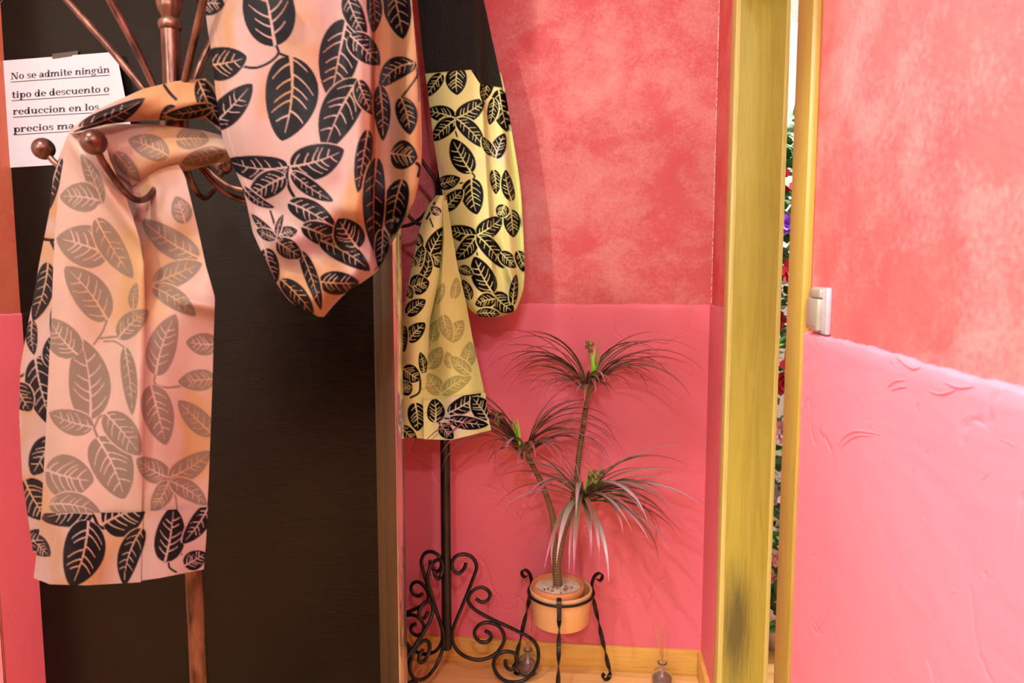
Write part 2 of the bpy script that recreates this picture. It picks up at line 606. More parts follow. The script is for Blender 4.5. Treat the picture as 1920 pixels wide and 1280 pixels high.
ridges(wall_right, [[(1572, 836), (1585, 818), (1605, 808), (1630, 810), (1656, 816)], [(1576, 842), (1590, 826), (1612, 816), (1640, 818)],
                    [(1664, 727), (1680, 714), (1700, 712)], [(1670, 732), (1688, 726), (1702, 724)], [(1738, 730), (1760, 738), (1784, 734), (1800, 724)],
                    [(1680, 668), (1710, 690), (1726, 688)], [(1770, 716), (1800, 726), (1830, 724)]], lambda x, y: at_x(x, y, XR - 0.0108), 0.0016, 'trowel_ridge')
ridges(wall_right, [[(1916, 930), (1908, 985), (1897, 1062)], [(1862, 880), (1850, 892), (1836, 902)], [(1735, 1225), (1745, 1260), (1752, 1290)], [(1868, 818), (1890, 828), (1919, 842)],
                    [(1786, 1115), (1790, 1108), (1800, 1112)], [(1848, 1150), (1853, 1154)]], lambda x, y: at_x(x, y, XR - 0.0105), 0.0011, 'trowel_ridge')
ridges(wall_end, [[(1212, 652), (1232, 640), (1252, 642), (1262, 634), (1280, 628)], [(1262, 640), (1290, 622), (1318, 600)], [(1322, 590), (1334, 582), (1330, 592)], [(985, 612), (1015, 620), (1040, 634), (1056, 646)],
                  [(1280, 668), (1298, 690), (1290, 704)], [(1250, 596), (1270, 580), (1300, 578)], [(770, 1058), (776, 1036), (782, 1020)]], lambda x, y: at_y(x, y, YE - 0.0046), 0.0013, 'trowel_ridge')
mb = MB()
rc = random.Random(12)
z = ZD + 0.004
while z < ZC - 0.1:
    h = rc.uniform(0.006, 0.03)
    w = rc.uniform(0.0008, 0.0022)
    mb.box(XR - 0.001 - w, XR - 0.0005, YE - 0.0012, YE - 0.0002, z, z + h)
    z += h + rc.uniform(0.0, 0.012)
mb.build('paint_chip', M['chip'], wall_end, smooth=False)

# baseboards
mb = MB().box(-1.35, XR - 0.001, YE - 0.016, YE - 0.001, 0.0, 0.085, 0.003)
struct(mb.build('baseboard_end', M['base'], auto=True))
mb = MB().box(XR - 0.019, XR - 0.004, 2.0, YE - 0.016, 0.0, 0.085, 0.003)
struct(mb.build('baseboard_right', M['base'], auto=True))

# doorway in the right wall: lining and casings are pieces of one door frame
dr = empty('door_1', (0.42, 1.62, 0), None, None, kind='structure')
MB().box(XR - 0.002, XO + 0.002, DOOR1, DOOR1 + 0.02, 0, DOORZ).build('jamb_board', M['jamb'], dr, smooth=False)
MB().box(XR - 0.002, XO + 0.002, DOOR0 - 0.02, DOOR0, 0, DOORZ).build('jamb_board', M['casing'], dr, smooth=False)
MB().box(XR - 0.002, XO + 0.002, DOOR0 - 0.02, DOOR1 + 0.02, DOORZ, DOORZ + 0.02).build('head_board', M['casing'], dr, smooth=False)
MB().box(0.351, XR, DOOR1 - 0.002, 1.998, 0, DOORZ + 0.06, 0.003).build('casing_board', M['casing_pale'], dr, auto=True)
MB().box(0.349, XR, 1.2585, DOOR0 + 0.001, 0, DOORZ + 0.06, 0.004).build('casing_board', M['casing'], dr, auto=True)
MB().box(0.349, XR, 1.2585, 1.998, DOORZ - 0.002, DOORZ + 0.06, 0.003).build('casing_board', M['casing'], dr, auto=True)
MB().box(XO, XO + 0.012, DOOR1 - 0.002, 1.998, 0, DOORZ + 0.06, 0.003).build('casing_board', M['casing_pale'], dr, auto=True)
MB().box(XO, XO + 0.012, DOOR0 - 0.06, DOOR0, 0, DOORZ + 0.06, 0.003).build('casing_board', M['casing_pale'], dr, auto=True)

# dark door with bronze frame on the left
YD = 1.62
dd = empty('door_2', (-0.88, YD, 0), None, None, kind='structure')
MB().box(XJ, -0.5035, YD, YD + 0.04, 0.005, 2.14).build('door_panel', M['door_dark'], dd, smooth=False)
MB().box(-0.5035, -0.482, YD - 0.004, YD + 0.06, 0, 2.14, 0.0025).build('frame_profile', M['bronze_trim'], dd, auto=True)
MB().box(-0.482, -0.456, YD - 0.009, YD + 0.06, 0, 2.14, 0.002).build('frame_profile', M['bronze_trim'], dd, auto=True)
MB().box(-0.470, -0.4555, YD - 0.004, YD + 0.071, 0, 2.14, 0.001).build('polished_edge', M['edge_mirror'], dd, auto=True)
MB().box(XJ, -0.456, YD - 0.004, YD + 0.06, 2.10, 2.14, 0.003).build('frame_head', M['bronze_trim'], dd, auto=True)


# ------------------------------------------------------------------ coat stands
LEG_A = [(775, 295), (760, 340), (720, 375), (682, 345), (672, 290), (700, 240), (760, 225), (820, 250), (853, 310), (845, 370), (800, 490), (740, 640), (682, 780),
         (666, 850), (680, 930), (740, 1010), (840, 1055), (930, 1050), (1010, 1005), (1060, 920), (1052, 850), (1010, 790), (940, 765), (880, 777), (840, 822),
         (842, 872), (880, 915), (930, 918), (963, 888), (948, 850), (915, 830)]
LEG_B = [(850, 575), (890, 603), (938, 590), (955, 550), (935, 510), (890, 488), (840, 502), (802, 540), (792, 590), (820, 640), (870, 682), (980, 748), (1080, 800),
         (1180, 855), (1260, 905), (1310, 970), (1325, 1050), (1310, 1130), (1260, 1210), (1180, 1250), (1090, 1245), (1020, 1200), (982, 1120), (988, 1060), (1022, 1018),
         (1080, 1002), (1140, 1022), (1164, 1072), (1150, 1130), (1105, 1150), (1072, 1115), (1070, 1070)]
HOOK = [(0.012, 1.535), (0.045, 1.485), (0.09, 1.447), (0.14, 1.437), (0.19, 1.455), (0.235, 1.485), (0.250, 1.499)]
ARM = [(0.012, 1.555), (0.045, 1.60), (0.095, 1.665), (0.145, 1.725), (0.19, 1.785), (0.225, 1.80), (0.252, 1.782), (0.258, 1.748)]
ARM2 = [(0.012, 1.56), (0.05, 1.65), (0.088, 1.725), (0.10, 1.772), (0.080, 1.80), (0.052, 1.79), (0.048, 1.765), (0.062, 1.752)]


def leg_rz(c):
    # traced in the plane of one leg: 4 px of the study per photo px, 1.66 mm per photo px
    r = (c[0] / 4 + 680 - 837.0) * 0.00166
    z = (1272 - (c[1] / 4 + 960)) * 0.00166 + 0.0065
    return r, z


def coat_stand(name, loc, label, mat, hooks, arms, arms2, legs):
    rt = empty(name, (loc[0], loc[1], 0), label, 'coat stand')
    cx, cy = loc

    def P(r, z, az):
        a = math.radians(az)
        return (cx + r * math.cos(a), cy + r * math.sin(a), z)
    mb = MB()
    mb.lathe([(0.0001, 0.128), (0.014, 0.128), (0.015, 0.131), (0.015, 1.700), (0.0001, 1.700)], (cx, cy, 0), 28)
    pole = mb.build('pole', mat, rt, auto=True)
    MB().lathe([(0.0001, 1.696), (0.0155, 1.696), (0.018, 1.700), (0.0188, 1.705), (0.018, 1.710), (0.0135, 1.714), (0.010, 1.719), (0.0001, 1.719)], (cx, cy, 0), 28).build('collar', mat, rt)
    # pine cone finial with raised scales
    prof = []
    for i in range(25):
        t = i / 24
        r = 0.0235 * (math.sin(PI * (0.12 + 0.88 * t)) ** 0.75) * (1 - 0.25 * t)
        prof.append((max(r, 0.0003), 1.716 + 0.084 * t))
    fin = MB().lathe(prof, (cx, cy, 0), 40, lambda a, i: 1 + 0.07 * math.sin(5 * a + i * 0.75) * math.sin(5 * a - i * 0.75))
    fin.build('finial', mat, rt)
    MB().lathe([(0.0151, 1.52), (0.021, 1.523), (0.022, 1.54), (0.022, 1.555), (0.021, 1.567), (0.0151, 1.57)], (cx, cy, 0), 28).build('hub', mat, rt, auto=True)
    for az, k, dz in hooks:
        pts = spline([P(0.012 + (r - 0.012) * k, z + dz, az) for r, z in HOOK], 6)
        h = MB().tube(pts, 0.0052, 12).build('hook', mat, rt)
        MB().ball(P(0.012 + 0.250 * k, 1.513 + dz, az), 0.0185, 16).build('ball', mat, h)
    for az in arms:
        pts = spline([P(r, z, az) for r, z in ARM], 6)
        h = MB().tube(pts, 0.0058, 12).build('arm', mat, rt)
        MB().ball(P(0.258, 1.735, az), 0.0185, 16).build('ball', mat, h)
    for az in arms2:
        pts = spline([P(r, z, az) for r, z in ARM2], 6)
        MB().tube(pts, 0.0062, 12).build('arm', mat, rt)
    for az in legs:
        mb = MB()
        mb.tube(spline([P(*leg_rz(c), az) for c in LEG_A], 3), 0.0058, 8)
        mb.tube(spline([P(*leg_rz(c), az) for c in LEG_B], 3), 0.0058, 8)
        mb.build('scroll_leg', mat, rt)
    return rt


S1 = at_f(345, 640, 1.23)
coat_stand('coat_stand', (S1[0], S1[1]), 'antique copper coat stand with pine cone finial in front of the dark door', M['copper'],
           [(176, 0.97, 0), (259, 0.60, -0.024), (8, 0.9, 0), (40, 0.85, -0.01), (100, 0.9, 0)], [200, 322], [228, 60], [15, 155, 255])
S2 = at_y(837, 1100, 2.115)
coat_stand('coat_stand', (S2[0], S2[1]), 'black iron coat stand with scrolled feet against the pink wall beside the potted plant', M['iron'],
           [(172, 1, 0), (232, 0.62, 0), (20, 0.6, 0), (100, 0.5, 0)], [205], [100, 20], [12, 158, 245])


# ------------------------------------------------------------------ printed cloth
def ss(x):
    x = np.clip(x, 0, 1)
    return x * x * (3 - 2 * x)


def paint_leaf(Mk, PX, PY, base, tip, hw, bend=None, nv=5):
    if bend is None:
        bend = 0.05 * math.sin(base[0] * 1.7 + base[1] * 0.9)
    hw = hw * 1.08
    tw = 0.10 * math.sin(base[0] * 0.7 + tip[1])
    bx, by = base
    dx, dy = tip[0] - bx, tip[1] - by
    L = math.hypot(dx, dy)
    pad = hw * 1.5 + 6
    box = (PX > min(bx, tip[0]) - pad) & (PX < max(bx, tip[0]) + pad) & (PY > min(by, tip[1]) - pad) & (PY < max(by, tip[1]) + pad)
    if not box.any(): return
    x, y = PX[box] - bx, PY[box] - by
    ux, uy = dx / L, dy / L
    t = (x * ux + y * uy) / L
    tc = np.clip(t, 0.0, 1.0)
    s = (-x * uy + y * ux) - bend * 4 * tc * (1 - tc) * L
    w = hw * (tc ** 0.5) * ((1 - tc) ** 0.72) / 0.445
    inside = (t > 0) & (t < 1)
    sd = np.where(inside, w - np.abs(s), -9.0)
    cov = ss(sd / 1.6 + 0.5)
    outl = ss((sd + 2.4) / 1.6 + 0.5)
    q = np.abs(s) / hw
    vw = 0.027 * hw + 0.38
    vein = ss((vw * 1.5 * (1.15 - tc) - np.abs(s)) / 1.1 + 0.5) * (t < 0.9)
    for k in range(nv):
        for sg in (1, -1):
            t0 = 0.08 + tw * 0.3 + 0.72 * (k + (0.38 if sg > 0 else 0) + 0.18 * math.sin(k * 2.1 + base[0])) / nv
            tk = t0 + (hw / L) * (0.30 * q + 0.75 * q * q)
            m = ss((vw * (1.1 - 0.5 * q) - np.abs(t - tk) * L) / 1.1 + 0.5) * (s * sg > 0) * (np.abs(s) < w * (0.70 + 0.12 * math.sin(k * 1.9 + tip[0] + sg)))
            vein = np.maximum(vein, m)
    cur = Mk[box]
    cur = cur * (1 - outl)
    Mk[box] = np.maximum(cur, cov * (1 - vein))


def paint_line(Mk, PX, PY, pts, w):
    P = [np.array(p[:]) for p in spline([(a, b, 0) for a, b in pts], 5)]
    d = np.full(PX.shape, 1e9)
    for a, b in zip(P[:-1], P[1:]):
        ab = b[:2] - a[:2]
        ll = max(ab @ ab, 1e-9)
        t = np.clip(((PX - a[0]) * ab[0] + (PY - a[1]) * ab[1]) / ll, 0, 1)
        d = np.minimum(d, np.hypot(PX - a[0] - t * ab[0], PY - a[1] - t * ab[1]))
    Mk[:] = np.maximum(Mk, ss((w / 2 - d) / 1.4 + 0.5))


def smooth_interp(y, ys, xs):
    v = np.interp(y, ys, xs)
    return v


def cloth(name, rows, step, depth, leaves, lines, mat, parent, hem=None, top=None, inv=False, blur=9):
    """rows: (y, xl, xr) of the hanging sheet; depth(u, px, py) gives its distance"""
    rows = sorted(rows)
    ys = np.array([r[0] for r in rows], float)
    xl = np.array([r[1] for r in rows], float)
    xr = np.array([r[2] for r in rows], float)
    ny = max(4, int((ys[-1] - ys[0]) / step))
    nx = max(4, int(np.max(np.abs(xr - xl)) / step))
    v = np.linspace(0, 1, ny)
    Y = ys[0] + (ys[-1] - ys[0]) * v

    def sm(a):
        b = np.interp(Y, ys, a)
        if blur > 1:
            kk = np.ones(blur) / blur
            p = np.pad(b, blur // 2, mode='reflect', reflect_type='odd')
            b = np.convolve(p, kk, mode='valid')[:ny]
        return b
    XL, XRr = sm(xl), sm(xr)
    u = np.linspace(0, 1, nx)
    U, Vv = np.meshgrid(u, v)
    PX = XL[:, None] + (XRr - XL)[:, None] * U
    PY = np.repeat(Y[:, None], nx, 1)
    if hem is not None:
        PY = PY + np.interp(U, hem[0], hem[1]) * Vv ** 2
    if top is not None:
        PY = PY + np.interp(U, top[0], top[1]) * (1 - Vv) ** 2
    D = depth(U, PX, PY)
    Mk = np.zeros_like(PX)
    for ln in lines:
        paint_line(Mk, PX, PY, ln[0], ln[1])
    for lf in leaves:
        paint_leaf(Mk, PX, PY, *lf)
    X3, Y3, Z3 = at_f(PX, PY, D)
    base = root_loc(parent)
    co = np.stack([X3 - base.x, Y3 - base.y, Z3 - base.z], -1).reshape(-1, 3).astype(np.float32)
    idx = np.arange(ny * nx).reshape(ny, nx)
    q = np.stack([idx[:-1, :-1], idx[1:, :-1], idx[1:, 1:], idx[:-1, 1:]], -1).reshape(-1, 4)
    me = bpy.data.meshes.new(name)
    me.vertices.add(len(co))
    me.vertices.foreach_set('co', co.ravel())
    me.loops.add(q.size)
    me.loops.foreach_set('vertex_index', q.ravel().astype(np.int32))
    me.polygons.add(len(q))
    me.polygons.foreach_set('loop_start', np.arange(0, q.size, 4, dtype=np.int32))
    me.polygons.foreach_set('loop_total', np.full(len(q), 4, dtype=np.int32))
    me.update(calc_edges=True)
    me.polygons.foreach_set('use_smooth', [True] * len(me.polygons))
    at = me.attributes.new('print', 'FLOAT', 'POINT')
    at.data.foreach_set('value', Mk.ravel().astype(np.float32))
    me.materials.append(mat)
    o = bpy.data.objects.new(name, me)
    COL.objects.link(o)
    o.parent = parent
    return o


def S(a, b, x):
    return ss((x - a) / (b - a))


# ---- hanging loop of printed cloth on the near stand
A_ROWS = [(-132, 520, 640), (-118, 470, 690), (-98, 412, 738), (-70, 376, 764), (0, 384, 772), (37, 387, 775), (105, 397, 781), (178, 405, 788), (225, 411, 790), (256, 417, 791), (280, 424, 791), (310, 437, 790),
          (351, 455, 783), (379, 462, 776), (403, 467, 766), (436, 474, 745), (469, 489, 728), (489, 499, 720), (510, 509, 706), (522, 514, 690), (535, 521, 670),
          (548, 530, 650), (563, 541, 634), (577, 560, 622), (587, 580, 614), (594, 598, 608)]
A_LEAVES = [((516, 86), (488, -75), 46, 0.0), ((545, 106), (529, 264), 47, -0.06), ((376, 122), (463, 107), 30), ((392, 240), (473, 157), 25), ((372, 8), (421, 8), 22),
            ((650, 36), (621, 187), 36), ((650, -12), (686, 69), 18), ((656, 66), (712, 122), 22), ((672, 149), (609, 282), 34), ((672, 150), (702, 216), 15),
            ((545, 312), (645, 281), 31, 0.05), ((539, 313), (424, 300), 23, -0.08), ((535, 331), (466, 372), 23), ((456, 350), (515, 389), 8, 0.1), ((546, 324), (625, 377), 14),
            ((541, 379), (632, 432), 21), ((566, 424), (660, 470), 20), ((600, 450), (694, 507), 20), ((672, 466), (634, 410), 27), ((598, 528), (674, 530), 21),
            ((564, 470), (602, 581), 12), ((497, 466), (519, 529), 18), ((527, 524), (588, 592), 16),
            ((517, 445), (472, 401), 8), ((517, 447), (481, 430), 10), ((518, 444), (558, 432), 12), ((520, 452), (566, 482), 17), ((519, 442), (531, 402), 6),
            ((735, -34), (756, 73), 25), ((697, -20), (700, 62), 14), ((778, 118), (712, 164), 20, 0.15), ((752, 183), (769, 252), 19), ((712, 160), (718, 264), 15),
            ((733, 288), (783, 296), 26), ((690, 243), (671, 361), 15), ((754, 336), (734, 444), 22), ((706, 296), (704, 475), 20), ((717, 430), (712, 505), 13)]
A_LINES = [([(517, 84), (522, 100), (505, 117), (480, 127), (457, 125)], 5), ([(522, 100), (536, 105), (548, 110)], 5), ([(540, 313), (538, 330), (542, 352), (554, 373)], 6),
           ([(778, 118), (783, 138), (774, 155), (752, 184)], 4), ([(783, 140), (786, 190)], 2), ([(756, 313), (772, 303), (787, 312), (784, 330)], 6), ([(507, 396), (513, 415), (520, 442)], 4)]


def a_depth(u, px, py):
    d = 1.12 + 0.055 * np.abs(2 * u - 1) ** 3.2
    fold = S(693, 704, px) * (1 - S(725, 790, px))
    d = d + 0.075 * fold * (1 - 0.5 * S(420, 520, py))
    d = d - 0.016 * np.exp(-((px - 672) / 20) ** 2)
    d = d + 0.004 * np.sin(px / 47 + py / 90) + 0.003 * np.sin(py / 38 - px / 60)
    # diagonal creases running to the lowest corner
    k = (px - 600) * 0.55 + (py - 590)
    d = d + 0.019 * S(310, 450, py) * np.sin(k / 23.0) + 0.007 * np.sin((px - py * 0.12) / 24.0) * S(-60, 120, py) + 0.008 * S(360, 430, py) * np.sin((px * 0.8 - py) / 13)
    d = d + 0.03 * S(520, 600, py)
    return d - 0.002 * (u * 380 < 12)


ga = empty('printed_scarf', at_f(600, 594, 1.17), 'cream scarf with black leaf print hanging in a closed loop from the near coat stand', 'scarf')
cloth('front_sheet', A_ROWS, 1.7, a_depth, A_LEAVES, A_LINES, M['cloth_a'], ga)
cloth('back_sheet', A_ROWS, 6, lambda u, px, py: 1.19 + 0.09 * np.sqrt(np.clip(1 - (2 * u - 1) ** 2, 0, 1)) * (1 - 0.6 * S(480, 600, py)), A_LEAVES, A_LINES, M['cloth_a'], ga)

# ---- open scarf end with the wrong side showing
gb = empty('printed_scarf', at_f(230, 1090, 1.14), 'leaf print scarf draped open over the left hooks, pale wrong side and dark hem showing', 'scarf')
B_ROWS1 = [(250, 128, 192), (300, 119, 206), (350, 111, 228), (400, 106, 247), (450, 102, 262), (500, 100, 270), (600, 96, 272), (700, 91, 270), (850, 84, 268), (960, 78, 266), (1088, 64, 262)]
B_ROWS2 = [(250, 150, 296), (300, 170, 330), (330, 190, 347), (420, 222, 369), (500, 240, 386), (560, 250, 403), (620, 252, 401), (700, 252, 399), (900, 250, 392), (960, 250, 389), (1088, 246, 381)]
B_LEAVES = [((169, 786), (151, 634), 37), ((146, 665), (92, 598), 28), ((182, 820), (233, 935), 37), ((86, 880), (176, 901), 38), ((174, 800), (92, 774), 22), ((198, 775), (263, 853), 26),
            ((234, 651), (248, 778), 14), ((222, 633), (279, 582), 20), ((292, 703), (329, 589), 26), ((283, 722), (311, 834), 28), ((408, 646), (349, 641), 20), ((404, 710), (334, 716), 19),
            ((400, 815), (334, 751), 20), ((316, 895), (256, 860), 21), ((318, 895), (395, 846), 20), ((316, 902), (284, 958), 17), ((320, 902), (388, 946), 17),
            ((203, 478), (106, 446), 37), ((180, 410), (249, 521), 22), ((201, 599), (122, 500), 31), ((191, 382), (152, 288), 14), ((186, 376), (112, 368), 26),
            ((372, 482), (266, 411), 24), ((288, 531), (379, 494), 22), ((287, 538), (367, 592), 18), ((348, 418), (330, 368), 18), ((92, 945), (190, 965), 22, -0.08), ((250, 580), (256, 530), 9)]
B_LINES = [([(201, 598), (192, 622), (176, 645)], 4), ([(188, 634), (205, 632), (224, 631)], 4), ([(169, 784), (176, 802), (184, 822)], 5), ([(178, 800), (186, 782), (200, 778)], 4),
           ([(292, 700), (290, 718), (310, 726), (338, 724)], 4), ([(316, 895), (328, 925), (332, 955)], 3), ([(234, 652), (215, 640), (195, 640)], 3)]
HEM_LEAVES = [((173, 963), (78, 972), 25, 0.06), ((166, 976), (134, 1100), 37), ((193, 982), (272, 952), 38, -0.05), ((267, 990), (233, 1098), 20, 0.08), ((309, 1053), (325, 948), 27, 0.03),
              ((392, 948), (342, 1019), 17), ((346, 1060), (386, 1036), 17), ((60, 1005), (94, 1042), 16)]
HEM_LINES = [([(168, 960), (176, 968), (184, 985), (194, 990)], 6), ([(309, 1052), (318, 1050), (326, 1040), (340, 1038)], 5), ([(316, 1052), (318, 1064), (330, 1072)], 4)]


def b_fold(px, py):
    d = 0.010 * np.sin((px - 20 * np.sin(py / 160)) / 27.0) * S(330, 700, py) + 0.008 * np.sin(px / 55 + py / 130)
    d = d - 0.02 * np.exp(-((px - 262 + (py - 500) * 0.02) / 18) ** 2) * S(420, 520, py) * (1 - S(800, 1000, py))
    return d


def b1_depth(u, px, py):
    d = 1.125 + b_fold(px, py) + 0.035 * (1 - u) ** 4
    d = d - 0.018 * np.exp(-(((px - 130) - (py - 260) * 0.72) / 20) ** 2) * (1 - S(430, 520, py))
    return d + 0.015 * S(250, 400, 400 - (py - 250) * 1.0) * 0


def b2_depth(u, px, py):
    d = 1.1275 + b_fold(px, py) + 0.055 * (1 - S(420, 600, py)) * (1 - 0.4 * u) + 0.02 * u ** 4
    d = d + 0.020 * np.sin((px * 0.7 + py * 0.45) / 22.0) * np.exp(-((py - 500) / 90) ** 2) * u
    d = d - 0.022 * np.exp(-((py - 560 - (px - 330) * 0.25) / 16) ** 2) * S(300, 360, px)
    return d


HEM_U = (np.array([0, 0.15, 0.5, 1.0]), np.array([-6.0, 6, 8, 2]))
HEM_U2 = (np.array([0, 0.4, 1.0]), np.array([2.0, -6, -22]))
cloth('open_panel', B_ROWS1, 1.7, b1_depth, B_LEAVES, B_LINES, M['cloth_a_back'], gb, HEM_U)
cloth('open_panel', B_ROWS2, 1.7, b2_depth, B_LEAVES, B_LINES, M['cloth_a_back'], gb, HEM_U2)
cloth('hem_band', [(956, 78, 268), (1089, 63, 264)], 1.6, lambda u, px, py: b1_depth(u, px, py) - 0.004, HEM_LEAVES, HEM_LINES, M['cloth_a'], gb, HEM_U, ([0, 1], [6.0, 4]))
cloth('hem_band', [(956, 252, 390), (1089, 247, 382)], 1.6, lambda u, px, py: b2_depth(u, px, py) - 0.005, HEM_LEAVES, HEM_LINES, M['cloth_a'], gb, HEM_U2, ([0, 1], [4.0, -6]))
B3_ROWS = [(255, 126, 160), (290, 112, 160), (330, 100, 160), (400, 92, 165), (480, 76, 165), (560, 62, 165), (620, 50, 165), (690, 38, 160), (780, 36, 160), (900, 42, 160), (1035, 62, 140)]
B3_LEAVES = [((114, 296), (93, 392), 13), ((90, 492), (62, 602), 18), ((60, 600), (64, 665), 11), ((66, 672), (100, 800), 26), ((30, 720), (58, 770), 22), ((96, 690), (110, 620), 18),
             ((100, 820), (60, 890), 25), ((46, 900), (90, 975), 30), ((48, 1015), (98, 1005), 20), ((110, 560), (100, 640), 12)]
B3_LINES = [([(70, 446), (95, 450), (120, 449)], 6), ([(95, 450), (104, 470), (112, 492)], 6), ([(30, 710), (55, 695), (72, 672), (95, 660)], 5)]
cloth('printed_side', B3_ROWS, 1.7, lambda u, px, py: 1.185 + 0.035 * (1 - u) ** 2 + 0.006 * np.sin(py / 60), B3_LEAVES, B3_LINES, M['cloth_a'], gb)


def roll(name, top, bot, depth_mid, bulge, leaves, lines, mat, parent, n=26, step=2.2, back=True):
    """cloth rolled over the hooks: cross-section bulges toward the viewer between its upper and lower edge"""
    tx = np.array([p[0] for p in top], float); ty = np.array([p[1] for p in top], float)
    bx = np.array([p[0] for p in bot], float); by = np.array([p[1] for p in bot], float)
    s = np.linspace(0, 1, 160)
    st = np.linspace(0, 1, len(tx)); sb = np.linspace(0, 1, len(bx))
    TX, TY = np.interp(s, st, tx), np.interp(s, st, ty)
    BX, BY = np.interp(s, sb, bx), np.interp(s, sb, by)
    w = np.linspace(0, 1, 48)
    PX = TX[:, None] * (1 - w) + BX[:, None] * w
    PY = TY[:, None] * (1 - w) + BY[:, None] * w
    D = depth_mid(s)[:, None] - bulge * np.sin(PI * w)[None, :] + 0.004 * np.sin(9 * s[:, None] + 7 * w[None, :])
    Mk = np.zeros_like(PX)
    for ln in lines: paint_line(Mk, PX, PY, *ln)
    for lf in leaves: paint_leaf(Mk, PX, PY, *lf)
    X3, Y3, Z3 = at_f(PX, PY, D)
    V = [(a, b, c) for a, b, c in zip(X3.ravel(), Y3.ravel(), Z3.ravel())]
    m = len(w)
    F = [(i * m + k, (i + 1) * m + k, (i + 1) * m + k + 1, i * m + k + 1) for i in range(len(s) - 1) for k in range(m - 1)]
    o = mesh_obj(name, V, F, mat, parent)
    at = o.data.attributes.new('print', 'FLOAT', 'POINT')
    at.data.foreach_set('value', Mk.ravel().astype(np.float32))
    return o


roll('rolled_top', [(128, 246), (180, 206), (270, 166), (330, 152), (385, 147), (412, 172)], [(140, 248), (200, 233), (270, 226), (330, 226), (385, 222), (418, 250)],
     lambda s: 1.13 + 0.10 * s, 0.03, [((148, 240), (272, 184), 18, 0.05), ((372, 150), (420, 240), 18), ((330, 200), (300, 228), 14), ((400, 200), (310, 215), 12)],
     [([(308, 160), (318, 174), (330, 186)], 6)], M['cloth_a'], gb)
roll('wrapped_fold', [(128, 250), (170, 236), (205, 231), (300, 234), (380, 244), (470, 268)], [(150, 262), (190, 300), (248, 348), (300, 330), (360, 318), (470, 292)],
     lambda s: 1.145 + 0.105 * s ** 1.5 + 0.01 * np.sin(s * 5), 0.028, [((316, 292), (240, 262), 22), ((330, 262), (392, 262), 20), ((420, 285), (340, 305), 16), ((215, 285), (262, 340), 14)], [], M['cloth_a_back'], gb)
roll('inner_fold', [(185, 268), (215, 300), (245, 330), (280, 350)], [(240, 330), (262, 380), (262, 430), (268, 460)], lambda s: 1.185 + 0.01 * s, 0.015,
     [((250, 340), (215, 400), 14)], [], M['cloth_a_back'], gb)

# ---- garment on the far stand
DC = 2.02
gc = empty('printed_scarf', at_f(915, 594, DC), 'yellow leaf print scarf with black ribbed top hanging on the black coat stand', 'scarf')
C1_ROWS = [(-118, 806, 842), (-100, 786, 868), (-70, 772, 888), (0, 783, 908), (60, 789, 922), (100, 793, 932), (141, 798, 942)]


def c_round(u):
    return 0.06 * np.abs(2 * u - 1) ** 2.6


def c2_depth(u, px, py):
    d = DC + c_round(u)
    c = 905 + (py - 140) * 0.06
    d = d + 0.035 * S(c - 5, c + 5, px) - 0.02 * np.exp(-((px - c - 32) / 10) ** 2)
    d = d + 0.008 * np.sin((px + py * 0.2) / 18) * S(300, 560, py)
    d = d - 0.02 * np.exp(-(((px - 940) - (py - 480) * 0.45) / 9) ** 2) * S(410, 470, py) * (1 - S(520, 570, py))
    d = d + 0.012 * S(530, 590, py) * np.sin(px / 12)
    return d


cloth('ribbed_top', C1_ROWS, 0.6, lambda u, px, py: c2_depth(u, px, py) + 0.0016 * np.sin(2 * PI * 38 * u), [], [], M['knit'], gc, (np.array([0, 0.62, 0.72, 1.0]), np.array([0.0, -10, 18, 22])), blur=3)
C2_ROWS = [(136, 797, 939), (162, 801, 946), (260, 813, 962), (320, 822, 972), (360, 829, 977), (430, 844, 981), (500, 856, 984), (540, 862, 982), (566, 870, 974), (584, 884, 966), (594, 902, 936)]
C2_LEAVES = [((858, 126), (857, 178), 19), ((829, 138), (799, 182), 12), ((855, 222), (798, 208), 15), ((856, 221), (909, 187), 17), ((854, 224), (811, 264), 15), ((857, 223), (908, 277), 15),
             ((884, 324), (848, 260), 20), ((935, 168), (951, 247), 18), ((926, 184), (918, 234), 10), ((929, 297), (946, 250), 13), ((927, 292), (904, 256), 9), ((915, 140), (905, 190), 12),
             ((884, 335), (894, 402), 20), ((820, 346), (863, 334), 13), ((832, 394), (868, 355), 14), ((893, 441), (838, 428), 15), ((895, 440), (942, 407), 17), ((892, 443), (854, 487), 15),
             ((896, 442), (945, 503), 15), ((924, 549), (889, 481), 20), ((925, 551), (963, 584), 17), ((928, 560), (891, 571), 13), ((860, 502), (887, 514), 9), ((882, 562), (867, 524), 9),
             ((893, 588), (938, 589), 9), ((925, 318), (930, 364), 10), ((960, 377), (948, 318), 11), ((958, 393), (963, 445), 15), ((946, 384), (936, 408), 12), ((938, 473), (967, 502), 12),
             ((961, 572), (968, 514), 8), ((970, 470), (982, 510), 10)]
C2_LINES = [([(855, 222), (853, 240), (857, 256)], 3), ([(893, 440), (892, 460), (895, 478)], 3), ([(884, 323), (890, 332), (876, 342), (860, 343)], 3), ([(924, 548), (930, 556), (915, 548)], 3)]
cloth('hanging_loop', C2_ROWS, 1.15, c2_depth, C2_LEAVES, C2_LINES, M['cloth_c'], gc, None, (np.array([0, 0.6, 0.72, 1.0]), np.array([2.0, -6, 20, 26])))
cloth('back_sheet', C2_ROWS, 5, lambda u, px, py: DC + 0.075 + 0.03 * np.sqrt(np.clip(1 - (2 * u - 1) ** 2, 0, 1)), C2_LEAVES, C2_LINES, M['cloth_c'], gc)
C3_ROWS = [(366, 818, 836), (385, 803, 836), (410, 792, 834), (450, 782, 830), (530, 766, 822), (600, 755, 806), (700, 746, 800), (823, 742, 802)]
